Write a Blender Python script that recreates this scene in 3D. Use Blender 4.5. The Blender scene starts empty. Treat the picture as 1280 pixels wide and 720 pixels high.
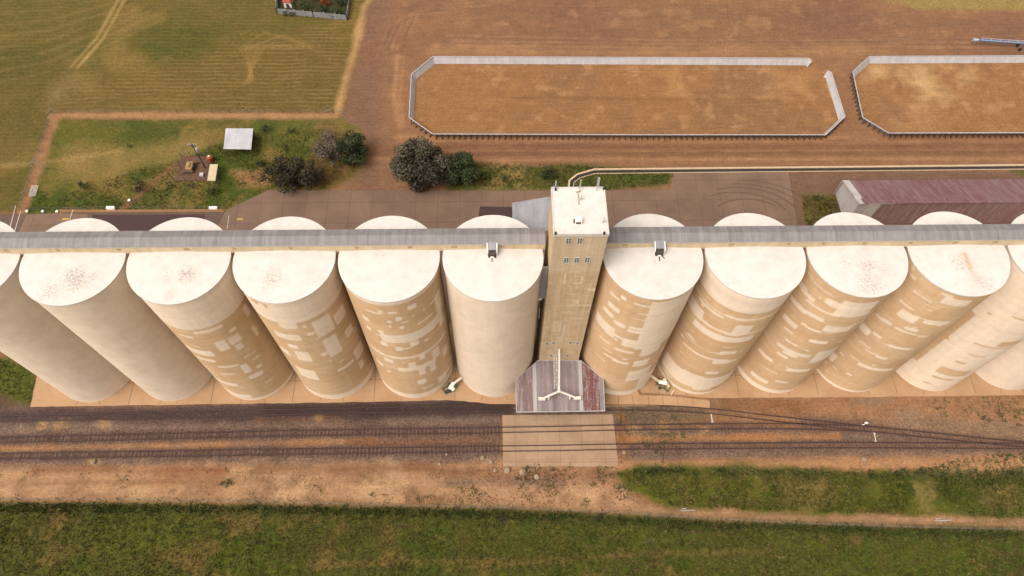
import bpy, bmesh, math, random
import numpy as np
from mathutils import Vector, Matrix
random.seed(7); RNG = np.random.default_rng(7)
R_ = math.radians
scene = bpy.context.scene
COL = scene.collection

# ------------------------------------------------------------------ camera (measured from the silo row)
F, CX, CY, CZ, PITCH, YAW, ROLL = 899.6736, -10.84443, -52.8891, 123.77113, 1.06535, -0.04427, 0.02891
S, G, H, R = 14.58655, 22.5966, 37.28, 7.0
def basis():
    cp, sp = math.cos(PITCH), math.sin(PITCH)
    fw = np.array([0, cp, -sp]); up = np.array([0, sp, cp]); rt = np.array([1., 0, 0])
    c, s = math.cos(YAW), math.sin(YAW)
    Z = np.array([[c, -s, 0], [s, c, 0], [0, 0, 1]])
    fw, up, rt = Z @ fw, Z @ up, Z @ rt
    c, s = math.cos(ROLL), math.sin(ROLL)
    return c * rt + s * up, -s * rt + c * up, fw
RT, UP, FW = basis(); C = np.array([CX, CY, CZ])
def g(px, py, z=0.0):
    """point of the surveyed site (height z) seen at photo pixel px,py"""
    d = RT * (px - 640) / F - UP * (py - 360) / F + FW
    return C + d * ((z - CZ) / d[2])
def g2(px, py, z=0.0):
    p = g(px, py, z); return (float(p[0]), float(p[1]))
def sx(i): return -G / 2 - (6 - i) * S if i <= 6 else G / 2 + (i - 7) * S

cam = bpy.data.cameras.new('camera'); cam.sensor_width = 36; cam.lens = 36 * F / 1280
cam.clip_start = 1; cam.clip_end = 6000
co = bpy.data.objects.new('camera', cam); COL.objects.link(co)
co.matrix_world = Matrix(((RT[0], UP[0], -FW[0], CX), (RT[1], UP[1], -FW[1], CY), (RT[2], UP[2], -FW[2], CZ), (0, 0, 0, 1)))
scene.camera = co

# ------------------------------------------------------------------ light
SUN_EL, SUN_AZ = 56, 232            # azimuth clockwise from +Y
w = bpy.data.worlds.new('World'); scene.world = w; w.use_nodes = True
nt = w.node_tree; bg = nt.nodes['Background']
sky = nt.nodes.new('ShaderNodeTexSky'); sky.sky_type = 'NISHITA'; sky.sun_disc = False
sky.sun_elevation = R_(SUN_EL); sky.sun_rotation = R_(SUN_AZ); sky.dust_density = 5; sky.air_density = 1.5
hs = nt.nodes.new('ShaderNodeHueSaturation'); hs.inputs['Saturation'].default_value = 0.12; hs.inputs['Value'].default_value = 1.0
mx = nt.nodes.new('ShaderNodeMix'); mx.data_type = 'RGBA'; mx.blend_type = 'MULTIPLY'; mx.inputs[0].default_value = 1
mx.inputs[7].default_value = (1.0, 0.93, 0.84, 1)
nt.links.new(sky.outputs[0], hs.inputs['Color']); nt.links.new(hs.outputs[0], mx.inputs[6]); nt.links.new(mx.outputs[2], bg.inputs[0])
bg.inputs[1].default_value = 0.15
sl = bpy.data.lights.new('sun', 'SUN'); sl.energy = 1.5; sl.angle = R_(38); sl.color = (1, 0.94, 0.86)
so = bpy.data.objects.new('sun', sl); COL.objects.link(so)
az = R_(SUN_AZ); el = R_(SUN_EL)
dirv = Vector((math.sin(az) * math.cos(el), math.cos(az) * math.cos(el), math.sin(el)))
so.rotation_euler = dirv.to_track_quat('Z', 'Y').to_euler(); so.location = (-60, 40, 150)
vs = scene.view_settings; vs.view_transform = 'Standard'; vs.look = 'None'; vs.exposure = 0.46; vs.gamma = 1; vs.use_curve_mapping = False
scene.cycles.max_bounces = 5; scene.cycles.diffuse_bounces = 2

# ------------------------------------------------------------------ materials
def lin(c):
    c = np.asarray(c, float) / 255
    return np.where(c <= .04045, c / 12.92, ((c + .055) / 1.055) ** 2.4)
GROUND_GAIN = 1.6
def gc(*rgb):  # surface colour read off the flat ground of the photo -> base colour
    return tuple(float(x) for x in lin(rgb) / GROUND_GAIN / np.array((1.02, .985, .945)))
class NT:
    def __init__(s, name):
        s.m = bpy.data.materials.new(name); s.m.use_nodes = True; s.t = s.m.node_tree
        s.b = s.t.nodes['Principled BSDF']; s.b.inputs['Specular IOR Level'].default_value = .25
    def n(s, typ, ins=None, **kw):
        x = s.t.nodes.new('ShaderNode' + typ)
        for k, v in kw.items(): setattr(x, k, v)
        for k, v in (ins or {}).items():
            if hasattr(v, 'is_output') : s.t.links.new(v, x.inputs[k])
            else: x.inputs[k].default_value = v
        return x
    def pos(s, scale=(1, 1, 1), obj=False):
        o = s.n('TexCoord').outputs['Object'] if obj else s.n('NewGeometry').outputs['Position']
        return s.n('Mapping', {0: o, 3: scale}).outputs[0]
    def noise(s, vec, scale, detail=4, rough=.6, dist=0):
        return s.n('TexNoise', {'Vector': vec, 'Scale': scale, 'Detail': detail, 'Roughness': rough, 'Distortion': dist}).outputs[0]
    def rng(s, v, a, b, c, d):
        return s.n('MapRange', {0: v, 1: a, 2: b, 3: c, 4: d}).outputs[0]
    def mix(s, fac, a, b, blend='MIX'):
        x = s.n('Mix', data_type='RGBA', blend_type=blend, clamp_factor=True)
        for k, v in ((0, fac), (6, a), (7, b)):
            if hasattr(v, 'is_output'): s.t.links.new(v, x.inputs[k])
            else: x.inputs[k].default_value = v if k == 0 else (tuple(v) + (1,))[:4]
        return x.outputs[2]
    def math(s, op, a, b=0.0):
        return s.n('Math', {0: a, 1: b}, operation=op).outputs[0]
    def attr(s, name, what='Fac'):
        return s.n('Attribute', attribute_name=name).outputs[what]
    def gray(s, v):
        return s.n('CombineColor', {0: v, 1: v, 2: v}).outputs[0]
    def scalecol(s, col, v): return s.mix(1.0, col, s.gray(v), 'MULTIPLY')
    def done(s, col, rough=.85, bump=None, bd=.05, bs=.5, metal=0):
        if hasattr(col, 'is_output'): s.t.links.new(col, s.b.inputs['Base Color'])
        else: s.b.inputs['Base Color'].default_value = (tuple(col) + (1,))[:4]
        s.b.inputs['Roughness'].default_value = rough; s.b.inputs['Metallic'].default_value = metal
        if bump is not None:
            bn = s.n('Bump', {'Strength': bs, 'Distance': bd, 'Height': bump}); s.t.links.new(bn.outputs[0], s.b.inputs['Normal'])
        return s.m
def plain(name, col, var=.18, scale=1.5, rough=.8, metal=0, st=(1, 1, 1)):
    n = NT(name); p = n.pos(st)
    a = n.noise(p, scale, 5, .65)
    return n.done(n.scalecol(col, n.rng(a, .25, .75, 1 - var, 1 + var)), rough, a, .02, .3, metal)
M = {}
M['white'] = plain('white_paint', (.78, .76, .71), .08)
M['dark'] = plain('dark_metal_and_slot_shade', (.035, .03, .028), .3)  # dark metal parts; also the painted shade of the drain bed
M['rail'] = plain('rusty_rail_steel', (.055, .032, .028), .3, .6, .6)
M['sleeper'] = plain('weathered_timber_sleeper', (.13, .075, .055), .35, .7)
M['post'] = plain('grey_post', (.09, .07, .055), .3)
M['wire'] = plain('wire_steel', (.2, .19, .18), .2)
M['galv'] = plain('galvanised_steel', (.36, .35, .37), .15, .8, .5)
M['trunk'] = plain('bark', (.09, .065, .05), .3, 2)
M['cream'] = plain('cream_board', (.46, .375, .25), .15, .8)
M['orange'] = plain('orange_paint', (.32, .075, .03), .3)
M['yellow'] = plain('ochre_paint', (.27, .18, .075), .3)
M['green_paint'] = plain('green_machine_paint', (.05, .1, .055), .2)
M['pink'] = plain('faded_pipe_paint', (.66, .52, .47), .12)
M['blue'] = plain('blue_machine_paint', (.08, .17, .33), .2)
M['glass'] = plain('dusty_glass', (.05, .06, .075), .1, 1, .25)
M['louvre'] = plain('tan_louvre', (.36, .27, .16), .3, 3)
M['skylight'] = plain('dull_sheet', (.33, .30, .30), .2, 1, .7, 0, (3, .3, 1))
M['frame'] = plain('window_frame_paint', (.5, .47, .43), .15)
M['chute'] = plain('chute_paint', (.56, .53, .49), .15)
M['rock'] = plain('pale_rock', (.25, .185, .125), .35, 2)
M['redroof'] = plain('red_tin', (.3, .06, .05), .2)
M['soot'] = plain('rusty_machine_brown', (.06, .045, .04), .5, 3)

def silo_mat():
    n = NT('patched_silo_paint'); p = n.pos((1, 1, 1))
    lit, tan = (.74, .61, .49), (.52, .345, .20)  # pale repair paint and the tan coat beneath it
    f0 = n.attr('paint'); en = n.noise(p, 2.2, 5, .75)
    f = n.math('MULTIPLY', n.rng(n.math('ADD', f0, n.math('MULTIPLY', en, .7)), .55, .85, 0, 1), n.rng(f0, .0, .9, .45, 1))
    big = n.noise(p, .12, 3, .5); mid = n.noise(p, .9, 5, .65); streak = n.noise(n.pos((1.1, 1.1, .035)), 1.0, 5, .6)
    tanv = n.mix(n.rng(big, .4, .6, 0, 1), tan, (.57, .395, .24))
    tanv = n.mix(n.rng(mid, .5, .8, 0, .55), tanv, (.43, .27, .155))
    pale_coatv = n.mix(n.rng(mid, .45, .75, 0, .5), lit, (.63, .505, .39))
    hs_ = n.noise(n.pos((.3, .3, 2.6)), 1.3, 6, .78); f = n.math('MAXIMUM', f, n.math('MULTIPLY', n.rng(hs_, .56, .62, 0, .42), n.rng(big, .4, .6, .25, 1)))
    f = n.math('MULTIPLY', f, n.rng(n.noise(p, 1.7, 5, .75), .3, .5, .74, 1))
    c = n.mix(f, tanv, pale_coatv)
    drip = n.noise(n.pos((1.8, 1.8, .05)), 1.6, 5, .7); c = n.mix(n.rng(drip, .62, .78, 0, .3), c, (.30, .225, .155))
    ring = n.noise(n.pos((.02, .02, 1.0)), .8, 3, .6)
    c = n.scalecol(c, n.rng(streak, .3, .72, 1.03, .94)); c = n.scalecol(c, n.rng(ring, .3, .7, .93, 1.06))
    return n.done(c, .8, mid, .03, .25)
M['silo'] = silo_mat()
def silo_plain():
    n = NT('plain_silo_paint'); p = n.pos()
    mid = n.noise(p, .5, 5, .65); streak = n.noise(n.pos((.9, .9, .03)), 1.0, 5, .6); fine = n.noise(p, 4, 3)
    c = n.mix(n.rng(mid, .35, .7, 0, 1), (.71, .59, .475), (.63, .515, .41))
    drip = n.noise(n.pos((1.6, 1.6, .04)), 1.5, 5, .7); c = n.mix(n.rng(drip, .6, .8, 0, .28), c, (.36, .285, .215)); c = n.mix(n.rng(n.noise(p, .22, 4, .6), .5, .72, 0, .35), c, (.47, .385, .30))
    c = n.scalecol(c, n.rng(streak, .3, .75, 1.02, .95)); c = n.scalecol(c, n.rng(fine, .3, .7, .97, 1.03))
    return n.done(c, .8, mid, .03, .2)
M['silo_plain'] = silo_plain()
def roof_mat():
    n = NT('white_silo_roof'); p = n.pos()
    st = n.attr('stain'); sp = n.noise(p, 4.6, 5, .75); sp2 = n.noise(p, .7, 4, .6)
    speck = n.math('MULTIPLY', n.rng(n.math('ADD', sp, n.math('MULTIPLY', st, .09)), .55, .61, 0, 1), n.rng(st, .03, .5, 0, 1))
    c = n.mix(n.rng(sp2, .3, .7, 0, 1), (.585, .55, .525), (.525, .49, .465))
    c = n.mix(n.math('MULTIPLY', st, .22), c, (.5, .4, .33))
    c = n.mix(n.math('MULTIPLY', speck, .75), c, (.27, .21, .185)); c = n.mix(n.rng(n.noise(p, .35, 5, .7), .5, .75, 0, .35), c, (.44, .39, .35)); c = n.mix(n.attr('rust'), c, (.45, .29, .17))
    return n.done(c, .8, sp2, .03, .3)
M['roof'] = roof_mat()
def tower_mat():
    n = NT('tower_paint'); p = n.pos()
    mid = n.noise(p, .6, 6, .7); streak = n.noise(n.pos((1.6, 1.6, .06)), 1.0, 5, .6); fine = n.noise(n.pos((1, 1, 2.5)), 2, 4)
    c = n.mix(n.attr('paint'), n.mix(n.rng(mid, .35, .7, 0, 1), (.51, .385, .25), (.45, .32, .19)), (.60, .50, .385))
    c = n.scalecol(c, n.rng(streak, .3, .7, 1.1, .86)); c = n.scalecol(c, n.rng(fine, .3, .7, .93, 1.06))
    return n.done(c, .82, mid, .03, .3)
M['tower'] = tower_mat()
M['tan'] = plain('tan_wall', (.52, .41, .27), .2, .7, .85, 0, (1, 1, .25))
def corr(name, c1, c2, axis='X', rust=None, pitch=.25, strength=.5):
    n = NT(name)
    wv = n.n('TexWave', {'Vector': n.pos(), 'Scale': 1 / pitch / 3.2, 'Distortion': 0.0}, bands_direction=axis).outputs[1]
    st = (1.3, .05, .05) if axis == 'X' else (.05, 1.3, .05)
    sheet = n.noise(n.pos(st), 1.0, 3, .7); gen = n.noise(n.pos(), .5, 5, .7)
    c = n.mix(n.rng(sheet, .35, .65, 0, 1), c1, c2)
    c = n.scalecol(c, n.rng(gen, .3, .7, .85, 1.12))
    if rust:
        st2 = (1.2, .12, .12) if axis == 'X' else (.12, 1.2, .12)
        rn = n.noise(n.pos(st2), 1.4, 6, .75); rn2 = n.noise(n.pos(), 3, 4, .7)
        f = n.math('MULTIPLY', n.rng(n.math('ADD', rn, n.math('MULTIPLY', rn2, .4)), .62, .74, 0, 1), n.attr('rust'))
        c = n.mix(f, c, rust)
    return n.done(c, .6, wv, .04, strength)
M['gal_roof'] = corr('galvanised_roof', (.165, .153, .158), (.23, .212, .214), pitch=.3)
M['canopy'] = corr('rusty_canopy_sheet', (.15, .125, .13), (.25, .215, .22), rust=(.13, .045, .04))
M['red_roof'] = corr('faded_red_roof', (.185, .115, .12), (.225, .15, .155), rust=(.16, .065, .07), pitch=.35)
M['shed_wall'] = corr('red_shed_wall', (.30, .22, .215), (.38, .30, .29), rust=(.26, .12, .115))
M['shed_grey'] = corr('grey_cladding', (.40, .37, .365), (.47, .435, .425))
M['annex'] = corr('blue_grey_cladding', (.21, .21, .235), (.27, .265, .285))
M['bunker'] = corr('bunker_sheet', (.36, .34, .35), (.42, .40, .405), pitch=.4)
M['shed_roof'] = corr('pale_blue_tin', (.36, .36, .40), (.42, .415, .45), pitch=.3)
def ground_mat():
    n = NT('site_ground'); p = n.pos()
    tone = n.attr('tone', 'Color'); gr = n.attr('grassy'); rows = n.attr('rows'); peb = n.attr('pebble')
    a = n.noise(p, .35, 6, .65); b = n.noise(p, 1.6, 6, .7); c3 = n.noise(p, 5.5, 4, .7)
    c = n.scalecol(tone, n.rng(a, .3, .7, .86, 1.14))
    dirt = n.scalecol(c, n.rng(b, .3, .7, .86, 1.14)); dirt = n.scalecol(dirt, n.rng(c3, .3, .7, .9, 1.1))
    dirt = n.scalecol(dirt, n.rng(n.noise(n.pos((.12, 1.3, 1)), 1.2, 6, .7), .32, .68, .86, 1.12)); dirt = n.scalecol(dirt, n.rng(n.noise(p, 2.6, 5, .75), .33, .67, .84, 1.16))
    crumb = n.noise(p, 2.3, 3, .8); dirt = n.mix(n.math('MULTIPLY', n.rng(crumb, .64, .72, 0, .45), n.rng(a, .4, .6, .2, 1)), dirt, (.075, .05, .03))
    gsc = n.noise(n.pos((1, 1.5, 1)), 1.1, 6, .75)
    grass = n.scalecol(c, n.rng(b, .28, .72, .62, 1.35)); grass = n.scalecol(grass, n.rng(c3, .3, .7, .66, 1.34))
    grass = n.mix(n.rng(gsc, .54, .68, 0, .6), grass, (.17, .118, .05))
    grass = n.mix(n.rng(gsc, .46, .3, 0, .5), grass, (.036, .046, .008))
    rowv = n.n('TexWave', {'Vector': p, 'Scale': .26, 'Distortion': 4.5, 'Detail': 5, 'Detail Scale': .4}, bands_direction='Y').outputs[1]
    straw = n.math('MULTIPLY', n.rng(rowv, .6, .95, 0, .42), n.math('MULTIPLY', rows, n.rng(n.noise(n.pos((.25, 1, 1)), .5, 5, .7), .38, .6, .0, 1.5)))
    grass = n.mix(straw, grass, (.235, .16, .07))
    c = n.mix(gr, dirt, grass)
    vo = n.n('TexVoronoi', {'Vector': p, 'Scale': 5.0}).outputs[1]
    sep = n.n('SeparateColor', {0: vo}).outputs[0]
    c = n.mix(peb, c, n.scalecol(c, n.rng(sep, 0, 1, .62, 1.38)))
    return n.done(c, .95, n.math('ADD', b, n.math('MULTIPLY', c3, .5)), .08, .6)
M['ground'] = ground_mat()
def slab_mat(name, c1, c2, bw=0, bh=0, mortar=.05, dirt=(.1, .07, .05), darkdirt=.5):
    n = NT(name); p = n.pos()
    a = n.noise(p, .16, 5, .65); b = n.noise(p, 1.3, 6, .7); c3 = n.noise(p, 6, 3)
    c = n.mix(n.rng(a, .35, .65, 0, 1), c1, c2)
    c = n.mix(n.rng(b, .55, .8, 0, darkdirt), c, dirt); c = n.scalecol(c, n.rng(c3, .3, .7, .94, 1.06))
    if bw:
        br = n.n('TexBrick', {'Vector': p, 'Scale': 1.0, 'Mortar Size': mortar, 'Mortar Smooth': .2, 'Brick Width': bw, 'Row Height': bh,
                              'Color1': (1, 1, 1, 1), 'Color2': (.93, .93, .93, 1), 'Mortar': (.66, .62, .58, 1)}, offset=0).outputs[0]
        c = n.mix(1.0, c, br, 'MULTIPLY')
    return n.done(c, .9, b, .02, .3)
M['yard'] = slab_mat('brown_concrete_yard', gc(150, 120, 102), gc(134, 106, 89), 4.6, 5.2, .05, (.1, .07, .05), .3)
M['apron'] = slab_mat('silo_apron_concrete', gc(206, 166, 126), gc(190, 148, 110), 0, 0, 0, (.2, .12, .06), .45)
M['pad'] = slab_mat('rail_pad_concrete', gc(196, 162, 132), gc(176, 142, 114), 3.9, 3.1, .04, (.14, .1, .07), .6)
M['asphalt'] = slab_mat('worn_asphalt', gc(120, 95, 84), gc(106, 84, 76), 0, 0, 0, (.05, .035, .03), .4)
M['asphalt_new'] = slab_mat('dark_asphalt_patch', gc(86, 66, 64), gc(80, 60, 58), 0, 0, 0, (.05, .035, .03), .4)
M['kerb'] = slab_mat('tan_kerb', gc(166, 122, 88), gc(150, 108, 78))
M['joint'] = plain('joint_filler', (.075, .045, .03), .4)
M['line'] = plain('road_line_paint', (.42, .37, .33), .2, 3)
M['line_y'] = plain('yellow_road_paint', (.42, .27, .06), .2, 3)
M['beige_conc'] = plain('beige_concrete', (.46, .34, .23), .15, .8)
def leaf_mat(name, dark, light, tr=.12):
    n = NT(name)
    c = n.mix(n.attr('tint'), dark, light)
    n.b.inputs['Transmission Weight'].default_value = 0
    return n.done(c, .7)
M['leaf_green'] = leaf_mat('leaf_dark_green', (.012, .02, .007), (.05, .065, .02))
M['leaf_dark'] = leaf_mat('leaf_brown_green', (.014, .013, .007), (.05, .042, .022))
M['leaf_grey'] = leaf_mat('leaf_grey_mauve', (.05, .037, .03), (.165, .13, .108))
M['leaf_olive'] = leaf_mat('leaf_grey_olive', (.018, .018, .01), (.105, .092, .058))
M['leaf_bright'] = leaf_mat('leaf_fresh_green', (.02, .032, .008), (.085, .105, .025))
M['leaf_red'] = leaf_mat('leaf_red_flower', (.2, .03, .01), (.35, .06, .02))
M['leaf_yel'] = leaf_mat('leaf_lime', (.06, .08, .01), (.14, .16, .03))
M['tuft'] = leaf_mat('grass_blade', (.03, .036, .006), (.15, .108, .042))
M['tuft_green'] = leaf_mat('grass_blade_green', (.026, .038, .006), (.085, .088, .02))
M['weed'] = leaf_mat('weed_blade', (.03, .045, .012), (.12, .12, .045))
M['straw'] = leaf_mat('straw_blade', (.14, .09, .04), (.30, .21, .10))

# ------------------------------------------------------------------ mesh helpers
class MB:
    def __init__(s): s.v = []; s.f = []; s.sm = []
    def add(s, verts, faces, smooth=False):
        o = len(s.v); s.v += [tuple(float(c) for c in v) for v in verts]
        for f in faces: s.f.append(tuple(i + o for i in f)); s.sm.append(smooth)
        return s
    def box(s, a, b):
        (x0, y0, z0), (x1, y1, z1) = a, b
        v = [(x0, y0, z0), (x1, y0, z0), (x1, y1, z0), (x0, y1, z0), (x0, y0, z1), (x1, y0, z1), (x1, y1, z1), (x0, y1, z1)]
        return s.add(v, [(3, 2, 1, 0), (4, 5, 6, 7), (0, 1, 5, 4), (1, 2, 6, 5), (2, 3, 7, 6), (3, 0, 4, 7)])
    def prism(s, poly, z0, z1):
        """poly: ccw xy list; z0,z1 numbers or functions of (x,y)"""
        A = sum(poly[i][0] * poly[(i + 1) % len(poly)][1] - poly[(i + 1) % len(poly)][0] * poly[i][1] for i in range(len(poly)))
        if A < 0: poly = poly[::-1]
        n = len(poly); fz = lambda z, q: z(*q) if callable(z) else z
        v = [(x, y, fz(z0, (x, y))) for x, y in poly] + [(x, y, fz(z1, (x, y))) for x, y in poly]
        return s.add(v, [tuple(range(n))[::-1], tuple(range(n, 2 * n))] + [(i, (i + 1) % n, n + (i + 1) % n, n + i) for i in range(n)])
    def tube(s, a, b, r, r2=None, n=8, caps=True):
        a = Vector(a); b = Vector(b); r2 = r if r2 is None else r2; d = (b - a).normalized()
        u = d.orthogonal().normalized(); w_ = d.cross(u); v = []
        for p, q in ((a, r), (b, r2)):
            for k in range(n):
                t = 2 * math.pi * k / n; v.append(p + u * (q * math.cos(t)) + w_ * (q * math.sin(t)))
        s.add(v, [(k, (k + 1) % n, n + (k + 1) % n, n + k) for k in range(n)], True)
        if caps: s.add(v, [tuple(range(n))[::-1], tuple(range(n, 2 * n))])
        return s
    def bar(s, a, b, w_, h):
        """rectangular bar from a to b, w_ sideways, h upwards"""
        a = Vector(a); b = Vector(b); d = (b - a).normalized()
        side = d.cross(Vector((0, 0, 1)));
        side = Vector((1, 0, 0)) if side.length < 1e-4 else side.normalized()
        up = side.cross(d).normalized(); v = []
        for p in (a, b):
            for i, j in ((-1, -1), (1, -1), (1, 1), (-1, 1)): v.append(p + side * (i * w_ / 2) + up * (j * h / 2))
        return s.add(v, [(0, 1, 2, 3), (7, 6, 5, 4), (0, 4, 5, 1), (1, 5, 6, 2), (2, 6, 7, 3), (3, 7, 4, 0)])
    def build(s, name, m, parent=None, loc=None):
        me = bpy.data.meshes.new(name); me.from_pydata(s.v, [], s.f); me.materials.append(m)
        me.polygons.foreach_set('use_smooth', s.sm); me.update()
        o = bpy.data.objects.new(name, me); COL.objects.link(o)
        if parent is not None: o.parent = parent
        if loc is not None: o.location = loc
        return o
def tag(o, label=None, cat=None, group=None, kind=None):
    for k, v in (('label', label), ('category', cat), ('group', group), ('kind', kind)):
        if v: o[k] = v
    return o
def thing(name, label, cat, loc=(0, 0, 0), rz=0, group=None):
    o = bpy.data.objects.new(name, None); COL.objects.link(o); o.location = loc; o.rotation_euler = (0, 0, rz)
    o.empty_display_size = .5
    return tag(o, label, cat, group)
def struct(o): o['kind'] = 'structure'; return o
def dup(root, label=None, loc=None, rz=None):
    r = root.copy(); COL.objects.link(r)
    if loc is not None: r.location = loc
    if rz is not None: r.rotation_euler = (0, 0, rz)
    if label: r['label'] = label
    for ch in list(root.children):
        c = ch.copy(); COL.objects.link(c); c.parent = r
        for gch in ch.children:
            d = gch.copy(); COL.objects.link(d); d.parent = c
    return r
def fattr(o, name, vals, domain='FACE'):
    a = o.data.attributes.new(name, 'FLOAT', domain); a.data.foreach_set('value', np.asarray(vals, np.float32))
def rnd(a, b): return random.uniform(a, b)
# value noise for laying out ground cover
_TAB = RNG.random((256, 256))
def vnoise(x, y, sc, seed=0):
    x = x / sc + seed * 17.3 + 500; y = y / sc + seed * 9.1 + 500
    i = np.floor(x).astype(int); j = np.floor(y).astype(int); u = x - i; v_ = y - j
    u = u * u * (3 - 2 * u); v_ = v_ * v_ * (3 - 2 * v_)
    t = lambda a, b: _TAB[a % 256, b % 256]
    return (t(i, j) * (1 - u) + t(i + 1, j) * u) * (1 - v_) + (t(i, j + 1) * (1 - u) + t(i + 1, j + 1) * u) * v_
def fbm(x, y, sc, seed=0, oct=4):
    s_ = 0; a = .5; tot = 0
    for k in range(oct): s_ = s_ + a * vnoise(x, y, sc / 2 ** k, seed + k * 3); tot += a; a *= .55
    return s_ / tot
def sdist(x, y, poly):
    """signed distance to polygon, negative inside"""
    n = len(poly); d = np.full(x.shape, 1e9); ins = np.zeros(x.shape, bool)
    for i in range(n):
        ax, ay = poly[i]; bx, by = poly[(i + 1) % n]; ex, ey = bx - ax, by - ay
        t = np.clip(((x - ax) * ex + (y - ay) * ey) / (ex * ex + ey * ey + 1e-12), 0, 1)
        d = np.minimum(d, np.hypot(x - ax - t * ex, y - ay - t * ey))
        c = ((ay > y) != (by > y)) & (x < (bx - ax) * (y - ay) / ((by - ay) if abs(by - ay) > 1e-9 else 1e-9) + ax); ins ^= c
    return np.where(ins, -d, d)
def ldist(x, y, line):
    d = np.full(x.shape, 1e9)
    for (ax, ay), (bx, by) in zip(line[:-1], line[1:]):
        ex, ey = bx - ax, by - ay
        t = np.clip(((x - ax) * ex + (y - ay) * ey) / (ex * ex + ey * ey + 1e-12), 0, 1)
        d = np.minimum(d, np.hypot(x - ax - t * ex, y - ay - t * ey))
    return d
# ------------------------------------------------------------------ ground: one continuous sheet, split by kind of ground cover
X0, X1, Y0, Y1, ST = -152, 140, -52, 114, .4
gx = np.arange(X0, X1 + ST, ST); gy = np.arange(Y0, Y1 + ST, ST)
GX, GY = np.meshgrid(gx, gy); NX, NY = len(gx), len(gy)
tone = np.empty(GX.shape + (3,)); tone[:] = gc(152, 108, 76)
grassy = np.zeros(GX.shape); rows = np.zeros(GX.shape); peb = np.full(GX.shape, .25); cls = np.full(GX.shape, 0)
CLS = ['dirt_yard', 'stubble_field', 'lawn', 'grass_field', 'rail_ballast', 'sandy_ground', 'bunker_floor']
wob = {}
def wobble(amp, sc, seed): return (fbm(GX, GY, sc, seed, 4) - .5) * 2 * amp
_seed = [1]
def layer(d, col, soft, amp, sc=6, c=None, gr=None, rw=None, pb=None, op=1.0):
    _seed[0] += 1
    d = d + wobble(amp, sc, _seed[0])
    k = np.clip(.5 - d / (2 * soft), 0, 1) * op
    tone[:] = tone * (1 - k[..., None]) + np.array(gc(*col)) * k[..., None]
    if gr is not None: grassy[:] = grassy * (1 - k) + gr * k
    if rw is not None: rows[:] = rows * (1 - k) + rw * k
    if pb is not None: peb[:] = peb * (1 - k) + pb * k
    if c is not None: cls[k > .5] = CLS.index(c)
def P(*pts): return [g2(*p) for p in pts]
def poly(pts, *a, **k): layer(sdist(GX, GY, P(*pts)), *a, **k)
def stroke(pts, wd, *a, **k): layer(ldist(GX, GY, P(*pts)) - wd / 2, *a, **k)
def blotch(pts, col, thr, sc, soft=.06, op=.7, seed=0, gr=None):
    """irregular stains of a colour inside a polygon"""
    m = np.clip(.5 - sdist(GX, GY, P(*pts)) / 3, 0, 1); nz = fbm(GX, GY, sc, seed + 40, 5)
    k = np.clip((nz - thr) / soft, 0, 1) * m * op
    tone[:] = tone * (1 - k[..., None]) + np.array(gc(*col)) * k[..., None]
    if gr is not None: grassy[:] = grassy * (1 - k) + gr * k
ALL = [(-500, -300), (1780, -300), (1780, 330), (-500, 330)]
# yard
blotch(ALL, (162, 118, 84), .5, 30, .2, .6, 1)
blotch(ALL, (132, 94, 72), .55, 22, .15, .7, 2)
stroke([(480, -60), (456, 40), (446, 120), (455, 200), (462, 240)], 9, (134, 98, 76), 3, 2, 14)
stroke([(455, 188), (640, 186), (900, 186), (1400, 184)], 3.4, (142, 98, 70), 1.2, .8, 10)
stroke([(455, 198), (640, 199), (900, 199), (1400, 198)], .8, (172, 126, 88), .5, .4, 10, op=.7)
stroke([(500, 192), (900, 190), (1400, 189)], .5, (120, 84, 62), .4, .3, 10, op=.7)
stroke([(440, 60), (700, 45), (1000, 52), (1400, 60)], 9, (139, 99, 73), 4, 3, 18, op=.8)
stroke([(600, 12), (900, 20), (1060, 26), (1400, 34)], 6, (134, 97, 73), 3, 2, 18, op=.7)
stroke([(540, 62), (800, 64), (1100, 62)], 3, (176, 130, 88), 2, 1.5, 8, op=.7)
blotch([(480, -60), (1400, -60), (1400, 66), (480, 66)], (176, 130, 92), .62, 4, .1, .45, 5)
stroke([(497, 70), (493, 120), (500, 160)], .8, (178, 132, 88), .6, .5, 6)
stroke([(505, 70), (500, 120), (504, 158)], .5, (178, 132, 88), .5, .4, 6, op=.8)
stroke([(500, 172), (1030, 174), (1060, 170)], 1.2, (190, 140, 96), .8, .6, 5, op=.6)
for q_ in range(9):
    ox, oy = 470 + q_ * 5, 70 - q_ * 3; stroke([(ox, oy), (ox + 14, oy - 32), (ox + 45 + 4 * q_, oy - 52), (ox + 110 + q_ * 12, oy - 56 - q_)], .35, ((170, 128, 94), (122, 88, 68))[q_ % 2], .35, .6, 6, op=.55)
for q_ in range(6): stroke([(560, 44 + q_ * 3.2), (820, 50 + q_ * 2.4), (1100, 50 + q_ * 2), (1400, 40 + q_ * 5)], .4, ((168, 126, 92), (126, 91, 70))[q_ % 2], .35, .7, 9, op=.5)
for q_ in range(5): stroke([(500, 176 + q_ * 6), (800, 178 + q_ * 5.4), (1060, 178 + q_ * 5), (1400, 174 + q_ * 6)], .35, ((172, 128, 92), (118, 84, 64))[q_ % 2], .3, .4, 9, op=.6)
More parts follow.
